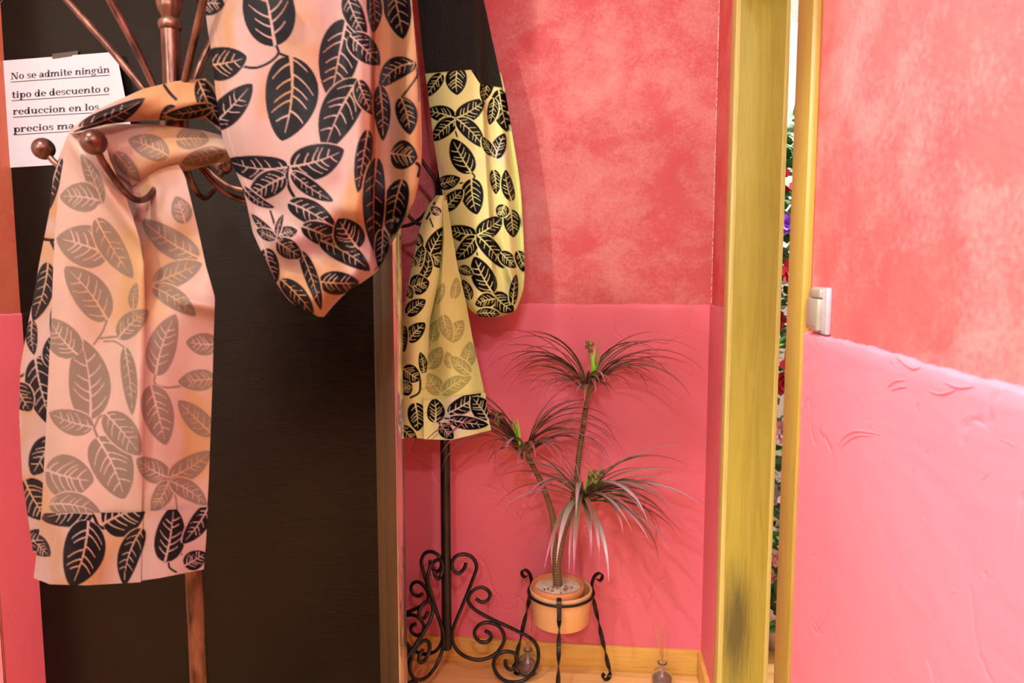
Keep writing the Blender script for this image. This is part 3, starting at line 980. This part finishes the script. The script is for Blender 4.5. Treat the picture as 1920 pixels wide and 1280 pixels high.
C3_LEAVES = [((803, 484), (836, 424), 15), ((812, 480), (836, 500), 12), ((790, 462), (779, 432), 8), ((785, 500), (792, 460), 10), ((776, 500), (770, 480), 8), ((778, 530), (800, 470), 9, 0.2),
             ((770, 540), (805, 528), 18), ((762, 590), (798, 562), 13), ((762, 536), (772, 560), 8), ((765, 640), (797, 605), 14), ((757, 610), (758, 660), 9), ((755, 690), (788, 712), 16),
             ((752, 735), (772, 720), 14), ((778, 755), (783, 808), 17), ((750, 800), (782, 830), 12), ((795, 700), (788, 660), 8), ((826, 400), (808, 388), 8)]
C3_LINES = [([(800, 410), (808, 395), (815, 380)], 4), ([(806, 410), (812, 425)], 3), ([(788, 712), (786, 735), (770, 745)], 4), ([(803, 484), (796, 500), (785, 520)], 4)]
cloth('printed_side', C3_ROWS, 1.15, lambda u, px, py: DC + 0.015 + 0.03 * (2 * u - 1) ** 2 + 0.004 * np.sin(py / 30), C3_LEAVES, C3_LINES, M['cloth_c'], gc, (np.array([0, 1.0]), np.array([-6.0, 0])))
C4_ROWS = [(375, 826, 838), (440, 826, 848), (500, 818, 858), (570, 806, 874), (640, 797, 886), (735, 793, 906), (822, 795, 920)]
C4_LEAVES = [((810, 640), (820, 600), 12), ((800, 690), (828, 650), 14), ((842, 640), (868, 600), 14), ((870, 690), (882, 640), 14), ((850, 690), (838, 660), 10), ((828, 738), (802, 700), 16),
             ((828, 738), (884, 706), 14), ((830, 590), (846, 640), 12), ((850, 560), (856, 520), 9), ((882, 700), (845, 668), 12), ((815, 570), (832, 530), 8)]
c4d = lambda u, px, py: DC + 0.03 + 0.045 * (1 - S(0.0, 0.3, u)) * (1 - S(560, 760, py)) + 0.010 * np.sin((px - (py - 440) * 0.12) / 11) * S(430, 700, py) - 0.012 * u
cloth('open_panel', C4_ROWS, 1.15, c4d, C4_LEAVES, [], M['cloth_c_back'], gc, (np.array([0, 0.4, 1.0]), np.array([0.0, 2, -16])))
cloth('hem_band', [(748, 793, 910), (823, 795, 921)], 1.1, lambda u, px, py: c4d(u, px, py) - 0.005,
      [((816, 792), (814, 746), 16), ((840, 774), (902, 735), 15), ((915, 786), (884, 744), 18), ((842, 786), (916, 796), 12), ((826, 795), (850, 822), 12)],
      [([(822, 792), (832, 784), (846, 786)], 3), ([(824, 792), (828, 806)], 3)], M['cloth_c'], gc, (np.array([0, 0.4, 1.0]), np.array([0.0, 2, -17])), (np.array([0, 1.0]), np.array([3.0, -12])))

# ------------------------------------------------------------------ notice taped to the dark door
pp = empty('paper_notice', at_y(120, 315, YD - 0.002), 'white paper notice with bold underlined Spanish text taped to the dark door', 'notice')


def paper_pt(a, b, off=0.0):
    """a, b in 0..1 over the sheet"""
    x = (2 + (218 - 2) * a) * (1 - b) + (6 + (258 - 6) * a) * b
    y = (114 + (97 - 114) * a) * (1 - b) + (315 + (300 - 315) * a) * b
    Y = YD - 0.003 - 0.016 * max(0, a - 0.45) ** 2 * 3.3 - off
    return at_y(x, y, Y)


V, F = [], []
NA, NB = 28, 10
for j in range(NB + 1):
    for i in range(NA + 1):
        V.append(paper_pt(i / NA, j / NB))
for j in range(NB):
    for i in range(NA):
        a = j * (NA + 1) + i
        F.append((a, a + 1, a + NA + 2, a + NA + 1))
mesh_obj('sheet', V, F, M['paper'], pp)
MB().add([at_y(x, y, YD - 0.0045) for x, y in ((98, 110), (98, 101), (146, 95), (146, 104))], [(0, 1, 2, 3)]).build('tape', M['tape'], pp, smooth=False)

# slab letters: bars and thick-thin rings in units of the x-height
ST, HR = 0.30, 0.11


def R_(x0, y0, x1, y1):
    return [[(x0, y0), (x1, y0), (x1, y1), (x0, y1)]]


def ring(cx, cy, rx, ry, tx=0.29, ty=0.11, a0=0, a1=360, n=26):
    out = []
    for i in range(n):
        p, q = (math.radians(a0 + (a1 - a0) * k / n) for k in (i, i + 1))
        o = lambda a: (cx + rx * math.cos(a), cy + ry * math.sin(a))
        e = lambda a: (cx + (rx - tx) * math.cos(a), cy + (ry - ty) * math.sin(a))
        out.append([o(p), o(q), e(q), e(p)])
    return out


def stem(x, y0, y1, sl=0.13, sr=0.13, top=True, bot=True, topr=0.0):
    s = R_(x, y0, x + ST, y1)
    if bot: s += R_(x - sl, y0, x + ST + sr, y0 + HR)
    if top: s += R_(x - sl, y1 - HR, x + ST + topr, y1)
    return s


def arch(x0, x1):
    return ring((x0 + x1) / 2, 0.62, (x1 - x0) / 2, 0.40, 0.29, 0.15, 0, 180, 14)


GL = {
    'o': (1.12, ring(0.56, 0.5, 0.52, 0.53)),
    'e': (1.08, ring(0.55, 0.5, 0.51, 0.53, a0=0, a1=318) + R_(0.26, 0.46, 1.02, 0.57)),
    'c': (1.02, ring(0.55, 0.5, 0.51, 0.53, a0=38, a1=320) + ring(0.84, 0.74, 0.14, 0.14, 0.139, 0.139)),
    's': (0.92, ring(0.45, 0.74, 0.36, 0.29, 0.2, 0.13, 25, 270) + ring(0.45, 0.29, 0.38, 0.32, 0.2, 0.13, -205 + 360 - 270, 90) + R_(0.06, 0.02, 0.15, 0.32) + R_(0.74, 0.70, 0.82, 1.0)),
    'a': (1.10, ring(0.42, 0.30, 0.38, 0.33, 0.26, 0.10) + R_(0.62, 0.08, 0.92, 0.74) + ring(0.5, 0.70, 0.42, 0.33, 0.28, 0.12, 0, 165) + R_(0.80, 0.0, 1.08, HR)),
    'd': (1.22, ring(0.50, 0.5, 0.46, 0.53) + stem(0.74, 0, 1.5, 0.0, 0.13, False) + R_(0.58, 1.39, 0.9, 1.5)),
    'p': (1.24, ring(0.72, 0.5, 0.46, 0.53) + stem(0.16, -0.45, 1.0, 0.13, 0.13)),
    'n': (1.36, stem(0.14, 0, 1.0) + arch(0.34, 1.18) + stem(0.88, 0, 0.68, 0.1, 0.13, False)),
    'm': (2.00, stem(0.14, 0, 1.0) + arch(0.34, 1.12) + stem(0.80, 0, 0.68, 0.1, 0.1, False) + arch(0.98, 1.80) + stem(1.50, 0, 0.68, 0.1, 0.13, False)),
    'u': (1.36, stem(0.16, 0.34, 1.0, 0.13, 0, True, False) + ring(0.66, 0.40, 0.50, 0.42, 0.29, 0.15, 180, 360, 14) + stem(0.86, 0, 1.0, 0.0, 0.14, False) + R_(0.68, 0.89, 0.9, 1.0)),
    'r': (1.02, stem(0.14, 0, 1.0, 0.13, 0.2) + ring(0.70, 0.62, 0.38, 0.40, 0.2, 0.15, 40, 180, 10) + ring(0.86, 0.82, 0.14, 0.14, 0.139, 0.139)),
    'i': (0.66, stem(0.18, 0, 1.0) + ring(0.33, 1.3, 0.17, 0.17, 0.169, 0.169)),
    't': (0.82, R_(0.22, 0.18, 0.52, 1.38) + R_(0.04, 0.89, 0.76, 1.0) + ring(0.52, 0.25, 0.30, 0.28, 0.2, 0.12, 180, 340, 10)),
    'l': (0.66, stem(0.18, 0, 1.5)),
    'g': (1.16, ring(0.48, 0.62, 0.40, 0.41, 0.26, 0.1) + ring(0.5, -0.16, 0.48, 0.30, 0.2, 0.12) + R_(0.8, 0.86, 1.14, 1.0)),
    'N': (1.70, stem(0.20, 0, 1.42, 0.16, 0.12) + stem(1.20, 0, 1.42, 0.16, 0.14, True, False, 0.14) + [[(0.24, 1.42), (0.60, 1.42), (1.5, 0.0), (1.16, 0.0)]]),
    ' ': (0.55, []),
}
GL['N'] = (1.70, R_(0.24, 0, 0.36, 1.42) + R_(0.06, 0, 0.56, HR) + R_(0.06, 1.31, 0.5, 1.42) + R_(1.32, 0, 1.44, 1.42) + R_(1.12, 1.31, 1.62, 1.42) + [[(0.24, 1.42), (0.62, 1.42), (1.44, 0.0), (1.10, 0.0)]])
GL['ú'] = (1.36, GL['u'][1] + [[(0.62, 1.12), (0.78, 1.12), (1.06, 1.52), (0.80, 1.52)]])


def paper_px(x, y, off):
    # invert the sheet's bilinear map for a photo pixel, so print lies on the curled sheet
    a = b = 0.5
    for _ in range(12):
        b = (y - (114 - 17 * a)) / ((315 - 15 * a) - (114 - 17 * a))
        a = (x - (2 * (1 - b) + 6 * b)) / ((216) * (1 - b) + 252 * b)
    return paper_pt(a, b, off)


def text_line(txt, p0, p1, xh):
    mb = MB()
    w = sum(GL[c][0] for c in txt)
    pol = []
    x = 0
    for c in txt:
        for q in GL[c][1]:
            pol.append([(x + a, b) for a, b in q])
        x += GL[c][0]
    L = math.hypot(p1[0] - p0[0], p1[1] - p0[1])
    ux, uy = (p1[0] - p0[0]) / L, (p1[1] - p0[1]) / L
    sx = L / w
    for q in pol:
        mb.add([paper_px(p0[0] + a * sx * ux + b * xh * uy * 0.4, p0[1] + a * sx * uy - b * xh, 0.0006) for a, b in q], [tuple(range(len(q)))])
    n = 24
    for i in range(n):
        q = []
        for (tt, dy) in ((i / n, 4.2), ((i + 1) / n, 4.2), ((i + 1) / n, 5.4), (i / n, 5.4)):
            q.append(paper_px(p0[0] + (p1[0] - p0[0]) * tt, p0[1] + (p1[1] - p0[1]) * tt + dy, 0.0006))
        mb.add(q, [(0, 1, 2, 3)])
    mb.build('text_line', M['ink'], pp, smooth=False)


text_line('No se admite ningún', (20, 149), (206, 136), 8.6)
text_line('tipo de descuento o', (22, 184), (205, 172), 8.6)
text_line('reduccion en los', (24, 215), (186, 206), 8.6)
text_line('precios ma', (25, 248), (140, 241), 8.6)

# ------------------------------------------------------------------ light switch on the right wall
sw = empty('light_switch', (XR, 1.19, 1.24), 'champagne grey rocker light switch on the right wall above the dado', 'switch')
MB().box(XR - 0.009, XR, 1.152, 1.231, 1.203, 1.276, 0.003).build('frame', M['switch_side'], sw, auto=True)
mb = MB().box(XR - 0.017, XR - 0.006, 1.170, 1.228, 1.208, 1.258, 0.003)
rk = mb.build('rocker', M['switch'], sw, auto=True)
MB().box(XR - 0.0174, XR - 0.0165, 1.178, 1.222, 1.2135, 1.2147).build('mark', M['red_mark'], rk, smooth=False)
MB().box(XR - 0.014, XR - 0.006, 1.170, 1.228, 1.2595, 1.273, 0.002).build('upper_plate', M['switch'], sw, auto=True)

# ------------------------------------------------------------------ plant stand, pots, plant
PC = (-0.088, 2.135)
ZR = 0.322
ps = empty('plant_stand', (PC[0], PC[1], 0), 'black iron plant stand with three twisted legs holding the terracotta pot', 'plant stand')
ringp = [(PC[0] + 0.1005 * math.cos(2 * PI * i / 48), PC[1] + 0.1005 * math.sin(2 * PI * i / 48), ZR) for i in range(49)]
MB().tube(ringp, 0.0042, 8, False).build('ring', M['iron'], ps)


def flat_bar(pts, w, th, twist, mat, name, parent, side):
    """flat bar swept along pts; twist(i) angle about its path; side = rest direction of the broad face"""
    P = [Vector(p) for p in pts]
    V, F = [], []
    m = len(P)
    for i in range(m):
        t = (P[min(i + 1, m - 1)] - P[max(i - 1, 0)]).normalized()
        s = Vector(side); s = (s - t * s.dot(t)).normalized()
        b = t.cross(s)
        a = twist(i / (m - 1))
        s2 = s * math.cos(a) + b * math.sin(a); b2 = -s * math.sin(a) + b * math.cos(a)
        for (k, q) in ((1, 1), (-1, 1), (-1, -1), (1, -1)):
            V.append(P[i] + s2 * (w / 2 * k) + b2 * (th / 2 * q))
    for i in range(m - 1):
        for k in range(4):
            F.append((i * 4 + k, i * 4 + (k + 1) % 4, (i + 1) * 4 + (k + 1) % 4, (i + 1) * 4 + k))
    F.append((3, 2, 1, 0)); F.append(tuple((m - 1) * 4 + k for k in range(4)))
    o = mesh_obj(name, V, F, mat, parent, smooth=False)
    return o


for az in (28, 152, 270):
    a = math.radians(az)
    cz = [(0.126, ZR + 0.019), (0.133, ZR + 0.013), (0.143, ZR + 0.020), (0.143, ZR + 0.032), (0.131, ZR + 0.038), (0.117, ZR + 0.031), (0.109, ZR + 0.014), (0.1075, ZR), (0.110, ZR - 0.03), (0.122, 0.24), (0.139, 0.17),
          (0.156, 0.10), (0.170, 0.045), (0.1745, 0.018), (0.168, 0.0035), (0.155, 0.004), (0.149, 0.015), (0.156, 0.024)]
    pts = spline([(PC[0] + r * math.cos(a), PC[1] + r * math.sin(a), z) for r, z in cz], 9)
    flat_bar(pts, 0.0135, 0.0036, lambda t: 2 * PI * 2.0 * float(np.clip((t - 0.47) / 0.34, 0, 1)), M['iron'], 'leg', ps, (-math.sin(a), math.cos(a), 0))

op = MB().lathe([(0.0001, 0.228), (0.082, 0.228), (0.0855, 0.232), (0.0945, 0.325), (0.0965, 0.331), (0.0945, 0.336), (0.0900, 0.336), (0.0880, 0.33), (0.081, 0.238), (0.0001, 0.236)],
                (PC[0], PC[1], 0), 56).build('cache_pot', M['terracotta2'], None, (PC[0], PC[1], 0.228))
tag(op, 'wide terracotta outer pot resting inside the ring of the iron stand', 'pot')

IC = (PC[0] - 0.010, PC[1] - 0.004)
pl = empty('potted_dracaena', (IC[0], IC[1], 0.238), 'three headed dracaena with thin purple leaves in a terracotta pot', 'potted plant')
MB().lathe([(0.0001, 0.239), (0.058, 0.239), (0.070, 0.322), (0.079, 0.325), (0.0815, 0.330), (0.0815, 0.346), (0.079, 0.350), (0.0735, 0.350), (0.071, 0.342), (0.069, 0.33)],
           (IC[0], IC[1], 0), 56).build('flower_pot', M['terracotta'], pl)
# sand surface, slightly uneven
V, F = [(IC[0], IC[1], 0.3415)], []
for r in range(1, 9):
    for k in range(40):
        a = 2 * PI * k / 40
        rr = 0.0715 * r / 8
        V.append((IC[0] + rr * math.cos(a), IC[1] + rr * math.sin(a), 0.338 + 0.003 * math.sin(3 * a + r) * math.cos(2 * a) + 0.0035 * (1 - r / 8)))
for k in range(40):
    F.append((0, 1 + k, 1 + (k + 1) % 40))
for r in range(7):
    for k in range(40):
        F.append((1 + r * 40 + k, 1 + (r + 1) * 40 + k, 1 + (r + 1) * 40 + (k + 1) % 40, 1 + r * 40 + (k + 1) % 40))
mesh_obj('sand', V, F, M['sand'], pl)
for i in range(16):
    a, r = random.uniform(-2.6, 0.4), random.uniform(0.018, 0.055)
    MB().ball((IC[0] + r * math.cos(a), IC[1] + r * math.sin(a), 0.343), random.uniform(0.0025, 0.0042), 6).build('pebble', M['pebble'], pl)


def W(px, py, dy=0.0):
    return Vector(at_y(px, py, PC[1] + dy))


def trunk(pts, r0, r1):
    P = spline(pts, 8)
    n = len(P)
    MB().tube(P, [(r0 + (r1 - r0) * i / (n - 1)) * (1 + 0.05 * math.sin(i * 2.3)) for i in range(n)], 12).build('trunk', M['trunk'], pl)


trunk([W(1046, 1108), W(1045, 1080), W(1042, 1045)], 0.0150, 0.0128)
trunk([W(1042, 1060), W(1040, 1010, -0.004), W(1034, 960, -0.01), W(1015, 905, -0.02), W(996, 868, -0.03), W(984, 842, -0.035)], 0.0100, 0.0072)
trunk([W(1045, 1058), W(1055, 1005), W(1066, 965, 0.0), W(1078, 920, 0.0), W(1086, 850, 0.01), W(1094, 795, 0.012), W(1101, 748, 0.014), W(1103, 735, 0.014)], 0.0100, 0.0066)
trunk([W(1062, 985, -0.01), W(1074, 955, -0.03), W(1088, 932, -0.045)], 0.0095, 0.008)


def blade(p0, az, elev, length, droop, width, mat, twist=0.0, name='leaf'):
    """arching strap leaf starting at p0"""
    n = 12
    a = math.radians(az)
    h = Vector((math.cos(a), math.sin(a), 0))
    side = Vector((-math.sin(a), math.cos(a), 0))
    p = Vector(p0)
    e = math.radians(elev)
    pts = [p.copy()]
    for i in range(n):
        t = (i + 0.5) / n
        ang = e - math.radians(droop) * (t ** 1.25)
        p = p + (h * math.cos(ang) + Vector((0, 0, 1)) * math.sin(ang)) * (length / n)
        pts.append(p.copy())
    V, al, ac, F = [], [], [], []
    for i, q in enumerate(pts):
        t = i / n
        w = width * (0.55 + 0.9 * math.sin(PI * min(1, t * 0.9 + 0.08)) ** 0.8) * (1 - t ** 3) * 0.62 + 0.0004
        tn = (pts[min(i + 1, n)] - pts[max(i - 1, 0)]).normalized()
        s = (side * math.cos(twist * t) + tn.cross(side) * math.sin(twist * t)).normalized()
        up = s.cross(tn)
        if up.z < 0: up = -up
        for k, u_ in ((-1, 1.0), (0, 0.0), (1, 1.0)):
            V.append(q + s * (w / 2 * k) + up * (0.16 * w * abs(k)))
            al.append(t); ac.append(u_)
    for i in range(n):
        for k in range(2):
            F.append((i * 3 + k, i * 3 + k + 1, i * 3 + k + 4, i * 3 + k + 3))
    o = mesh_obj(name, V, F, mat, pl)
    x = o.data.attributes.new('along', 'FLOAT', 'POINT'); x.data.foreach_set('value', al)
    x = o.data.attributes.new('across', 'FLOAT', 'POINT'); x.data.foreach_set('value', ac)
    return o


WALL_LIM = YE - 0.02


def crown(c, n, L, seed, width, elev=(28, 72), droop=(75, 135), azs=None, pale=0.25, up=0.02, front=0.62):
    rnd = random.Random(seed)
    for i in range(n):
        az = azs[i % len(azs)] + rnd.uniform(-14, 14) if azs else 360 * i / n + rnd.uniform(-12, 12)
        el = rnd.uniform(*elev)
        ln = L * rnd.uniform(0.75, 1.12)
        back = math.sin(math.radians(az))
        if back > 0.2:
            ln *= max(0.35, 1 - 0.9 * back)
            el = min(el, 62 - 30 * back)
        if back < -0.55:
            ln *= 1 + front * back
            el = min(el, 58)
        p = Vector(c) + Vector((math.cos(math.radians(az)) * 0.006, math.sin(math.radians(az)) * 0.006, rnd.uniform(-up, up)))
        blade(p, az, el, ln, rnd.uniform(*droop), width * rnd.uniform(0.8, 1.2), M['leaf2'] if rnd.random() < pale else M['leaf'], rnd.uniform(-0.5, 0.5))


def shoots(c, n, L, lean, seed):
    rnd = random.Random(seed)
    for i in range(n):
        blade(Vector(c), lean + rnd.uniform(-60, 60), rnd.uniform(70, 86), L * rnd.uniform(0.55, 1.0), rnd.uniform(-5, 12), 0.011, M['shoot'], rnd.uniform(-0.5, 0.5), 'shoot_leaf')


def berries(c, n, spread, seed, mats):
    rnd = random.Random(seed)
    for i in range(n):
        q = Vector(c) + Vector((rnd.uniform(-1, 1), rnd.uniform(-0.6, 0.6), rnd.uniform(-1, 1))) * spread
        b = MB().ball(q, rnd.uniform(0.0042, 0.0066), 7).build('berry', mats[i % len(mats)], pl)
        MB().tube([Vector(c) - Vector((0, 0, spread * 1.8)), (Vector(c) + q) / 2 - Vector((0, 0, spread * 0.4)), q], 0.0009, 5).build('stalk', M['shoot'] if i % 2 else M['trunk'], b)


H = [0, 8, 14, 20, 172, 180, 166, 188, 350, 340, 195, 205, 28, 152, 330, 215, 310, 240, 280, 45, 135, 260, 300, 225]
crown(W(1103, 730, 0.012), 58, 0.375, 11, 0.0165, (48, 80), (82, 136), H)
shoots(W(1112, 705, -0.016), 4, 0.10, 60, 5)
for k_, (az_, el_, ln_) in enumerate(((15, 84, 0.14), (200, 82, 0.09), (330, 74, 0.10), (250, 80, 0.085))):
    blade(W(1113, 712, -0.022), az_, el_, ln_, 5, 0.015, M['shoot'], 0.1, 'shoot_leaf')
berries(W(1105, 648, -0.02), 9, 0.014, 3, [M['berry'], M['berry'], M['berry_green']])
HL = [180, 186, 174, 194, 202, 168, 210, 160, 5, 12, 20, 352, 30, 340, 222, 235, 250, 270, 300, 320, 45, 0, 10, 190]
crown(W(982, 850, -0.036), 54, 0.37, 23, 0.0165, (48, 82), (88, 140), HL)
for az, el, ln, dr in ((8, 70, 0.24, 60), (14, 64, 0.26, 72), (2, 74, 0.25, 80), (20, 78, 0.22, 50)):
    blade(W(990, 838, -0.03), az, el, ln, dr, 0.010, M['leaf'], 0.3)
shoots(W(974, 835, -0.066), 6, 0.13, 170, 8)
berries(W(934, 782, -0.07), 8, 0.015, 4, [M['berry'], M['berry'], M['berry_green']])
HR_ = [0, 350, 340, 330, 10, 320, 305, 290, 275, 262, 248, 235, 222, 205, 192, 180, 168, 20, 30, 355, 345, 315, 285, 255]
crown(W(1090, 932, -0.05), 56, 0.34, 37, 0.0180, (8, 62), (55, 130), HR_, 0.5, 0.02, 0.12)
for az, el, ln, dr in ((30, 52, 0.15, 10), (20, 44, 0.17, 20), (165, 75, 0.15, 30), (178, 66, 0.17, 20), (150, 80, 0.12, 10)):
    blade(W(1090, 928, -0.04), az, el, ln, dr, 0.013, M['leaf2'], 0.2)
shoots(W(1098, 922, -0.075), 5, 0.11, 20, 9)
berries(W(1118, 895, -0.085), 20, 0.020, 6, [M['berry_green'], M['berry'], M['berry_green'], M['berry']])


# ------------------------------------------------------------------ reed diffusers on the floor
def diffuser(cx, cy, label, reeds, tilt, lying=False):
    rt = empty('reed_diffuser', (cx, cy, 0), label, 'reed diffuser', 'reed diffusers on the floor')
    prof = [(0.0001, 0.001), (0.026, 0.001), (0.031, 0.006), (0.034, 0.02), (0.033, 0.036), (0.026, 0.052), (0.015, 0.062), (0.012, 0.068), (0.012, 0.078), (0.0145, 0.080),
            (0.0145, 0.083), (0.0105, 0.083), (0.0100, 0.070), (0.013, 0.061), (0.024, 0.050), (0.0305, 0.036), (0.0315, 0.02), (0.0285, 0.008), (0.0001, 0.005)]
    MB().lathe(prof, (cx, cy, 0), 36).build('bottle', M['glass'], rt)
    MB().lathe([(0.0001, 0.0055), (0.028, 0.0085), (0.0312, 0.02), (0.0300, 0.035), (0.0001, 0.0352)], (cx, cy, 0), 32).build('liquid', M['amber'], rt)
    rnd = random.Random(len(label))
    for (dx, dy, h) in reeds:
        MB().tube([(cx - dx * 0.25, cy - dy * 0.25, 0.012), (cx, cy, 0.075), (cx + dx, cy + dy, h)], 0.0013, 6).build('reed', M['reed'], rt)
    return rt


q = at_y(985, 1255, 2.20)
diffuser(q[0] + 0.006, 2.222, 'glass reed diffuser behind the scrolled foot of the black coat stand', [(-0.03, 0.0, 0.215), (-0.012, 0.01, 0.235), (0.012, 0.0, 0.22), (0.04, 0.006, 0.20)], 0)
q = at_y(1240, 1270, 2.19)
diffuser(q[0] + 0.002, 2.19, 'glass reed diffuser on the floor between the plant stand and the door frame', [(-0.028, 0.01, 0.215), (-0.018, 0.0, 0.20), (0.004, 0.012, 0.22), (-0.005, -0.008, 0.19)], 0)

# ------------------------------------------------------------------ flowers in the next room, seen through the doorway
fr = random.Random(99)


def ivy_leaf(mb, p, s, az, tilt):
    pts = [(0, 0), (0.35, -0.12), (0.55, 0.18), (0.38, 0.5), (0.0, 1.0), (-0.38, 0.5), (-0.55, 0.18), (-0.35, -0.12)]
    rot = Matrix.Rotation(az, 3, 'Z') @ Matrix.Rotation(tilt, 3, 'X')
    V = [Vector(p) + rot @ Vector((x * s, y * s, 0.10 * s * (1 - abs(x) * 2))) for x, y in pts] + [Vector(p) + rot @ Vector((0, 0.35 * s, 0.14 * s))]
    mb.add(V, [(i, (i + 1) % 8, 8) for i in range(8)])


def flower(p, r, mat, parent):
    mb = MB()
    for ringk, (n, rr, el) in enumerate(((6, 1.0, 0.35), (5, 0.7, 0.8), (4, 0.45, 1.2))):
        for i in range(n):
            a = 2 * PI * i / n + ringk * 0.5
            d = Vector((math.cos(a) * math.cos(el), math.sin(el) * -1, math.sin(a) * math.cos(el))) * r * rr
            s = Vector((-math.sin(a), 0, math.cos(a))) * r * 0.42 * rr
            c = Vector(p)
            mb.add([c, c + d * 0.55 - s, c + d * 1.0 - s * 0.45, c + d * 1.05 + s * 0.45, c + d * 0.55 + s], [(0, 1, 2, 3, 4)])
    return mb.build('flower', mat, parent)


fx, fy = 0.86, 3.0
ft = empty('flower_tower', (fx, fy, 0), 'tall artificial ivy with red and pink flowers in the room beyond the doorway', 'flowers')
MB().lathe([(0.0001, 0.0), (0.10, 0.0), (0.13, 0.22), (0.14, 0.23), (0.13, 0.24), (0.11, 0.22), (0.0001, 0.2)], (fx, fy, 0), 32).build('pot', M['pot_dark'], ft)
MB().tube(spline([(fx, fy, 0.2), (fx + 0.01, fy, 0.8), (fx - 0.01, fy, 1.4), (fx, fy, 1.95)], 8), 0.014, 10).build('stem', M['trunk'], ft)
for mat, cnt, nm in ((M['ivy'], 900, 'foliage'), (M['ivy_pale'], 420, 'pale_foliage')):
    mb = MB()
    for i in range(cnt):
        z = fr.uniform(0.22, 1.90)
        if 0.70 < z < 0.86: continue
        a = fr.uniform(0, 2 * PI); r = 0.20 * math.sqrt(fr.random()) + 0.02
        ivy_leaf(mb, (fx + r * math.cos(a), fy + r * math.sin(a), z), fr.uniform(0.035, 0.075), fr.uniform(0, 2 * PI), fr.uniform(-1.2, 1.0))
    o = mb.build(nm, mat, ft)
    o['kind'] = 'stuff'
for (z, mat, r) in ((1.62, 'petal_red', 0.05), (1.50, 'petal_violet', 0.045), (1.28, 'petal_red', 0.05), (1.10, 'petal_red', 0.04), (0.97, 'petal_red', 0.055), (0.90, 'petal_red', 0.05),
                    (0.80, 'petal_pink', 0.06), (0.74, 'petal_white', 0.05), (0.68, 'petal_pink', 0.05), (0.42, 'petal_white', 0.05), (0.36, 'petal_pink', 0.05), (0.30, 'petal_white', 0.05)):
    for j in range(3):
        a = -1.9 + fr.uniform(-0.9, 0.9)
        flower((fx + 0.20 * math.cos(a), fy + 0.21 * math.sin(a), z + fr.uniform(-0.03, 0.03)), r, M[mat], ft)


px_, py_ = 0.665, 2.50
fp = empty('potted_flowers', (px_, py_, 0), 'low pot of white and pink flowers on the floor beyond the doorway', 'flowers')
MB().lathe([(0.0001, 0.0), (0.055, 0.0), (0.07, 0.10), (0.075, 0.11), (0.07, 0.115), (0.06, 0.10), (0.0001, 0.09)], (px_, py_, 0), 28).build('pot', M['white'], fp)
mb = MB()
for i in range(260):
    a = fr.uniform(0, 2 * PI); r = 0.10 * math.sqrt(fr.random())
    ivy_leaf(mb, (px_ + r * math.cos(a), py_ + r * math.sin(a), 0.08 + fr.random() ** 1.2 * 0.36), fr.uniform(0.03, 0.055), fr.uniform(0, 2 * PI), fr.uniform(-1.2, 1.0))
o = mb.build('foliage', M['ivy'], fp)
o['kind'] = 'stuff'
for i in range(9):
    a = -1.75 + fr.uniform(-1.0, 1.0)
    flower((px_ + 0.095 * math.cos(a), py_ + 0.10 * math.sin(a), 0.06 + 0.30 * fr.random()), 0.032, M['petal_white'] if i % 2 else M['petal_pink'], fp)

# ------------------------------------------------------------------ lamp fixtures (the lights above, added fills included, hang in these)
def fixture(name, loc, label, wall=False):
    rt = empty(name, (loc[0], loc[1], loc[2]), label, 'lamp')
    x, y, z = loc
    MB().lathe([(0.0001, ZC - z), (0.06, ZC - z), (0.06, ZC - z - 0.02), (0.0001, ZC - z - 0.02)], (x, y, z), 28).build('canopy', M['lamp_white'], rt, auto=True)
    MB().tube([(x, y, ZC - 0.015), (x, y, z + 0.10)], 0.006, 8).build('rod', M['lamp_white'], rt)
    MB().lathe([(0.0001, 0.10), (0.03, 0.10), (0.055, 0.075), (0.055, 0.073), (0.028, 0.095), (0.0001, 0.095)], (x, y, z), 28).build('shade', M['lamp_white'], rt, auto=True)
    return rt


fixture('unseen_lamp', LAMPS[0][1], 'white pendant lamp hanging at the left behind the camera')
fixture('unseen_lamp', LAMPS[1][1], 'white pendant lamp hanging on the camera side of the near coat stand')
fixture('unseen_lamp', LAMPS[2][1], 'added fill lamp out of view in the back of the hall, brightening the end wall')
fixture('unseen_lamp', LAMPS[3][1], 'added fill lamp out of view close to the right wall, brightening the far scarf')
fixture('unseen_lamp', LAMPS[4][1], 'white pendant lamp in the flower room')
sl = empty('ceiling_spot', tuple(SPOT), 'white swivel ceiling spot turned to the right wall', 'lamp')
dv_ = (SPOT_AIM - SPOT).normalized()
MB().tube([SPOT - dv_ * 0.10, SPOT - dv_ * 0.08, SPOT - dv_ * 0.012], [0.022, 0.036, 0.04], 20, False).build('housing', M['lamp_white'], sl)
MB().tube([SPOT - dv_ * 0.09, (SPOT.x, SPOT.y, ZC - 0.005)], 0.008, 8).build('arm', M['lamp_white'], sl)
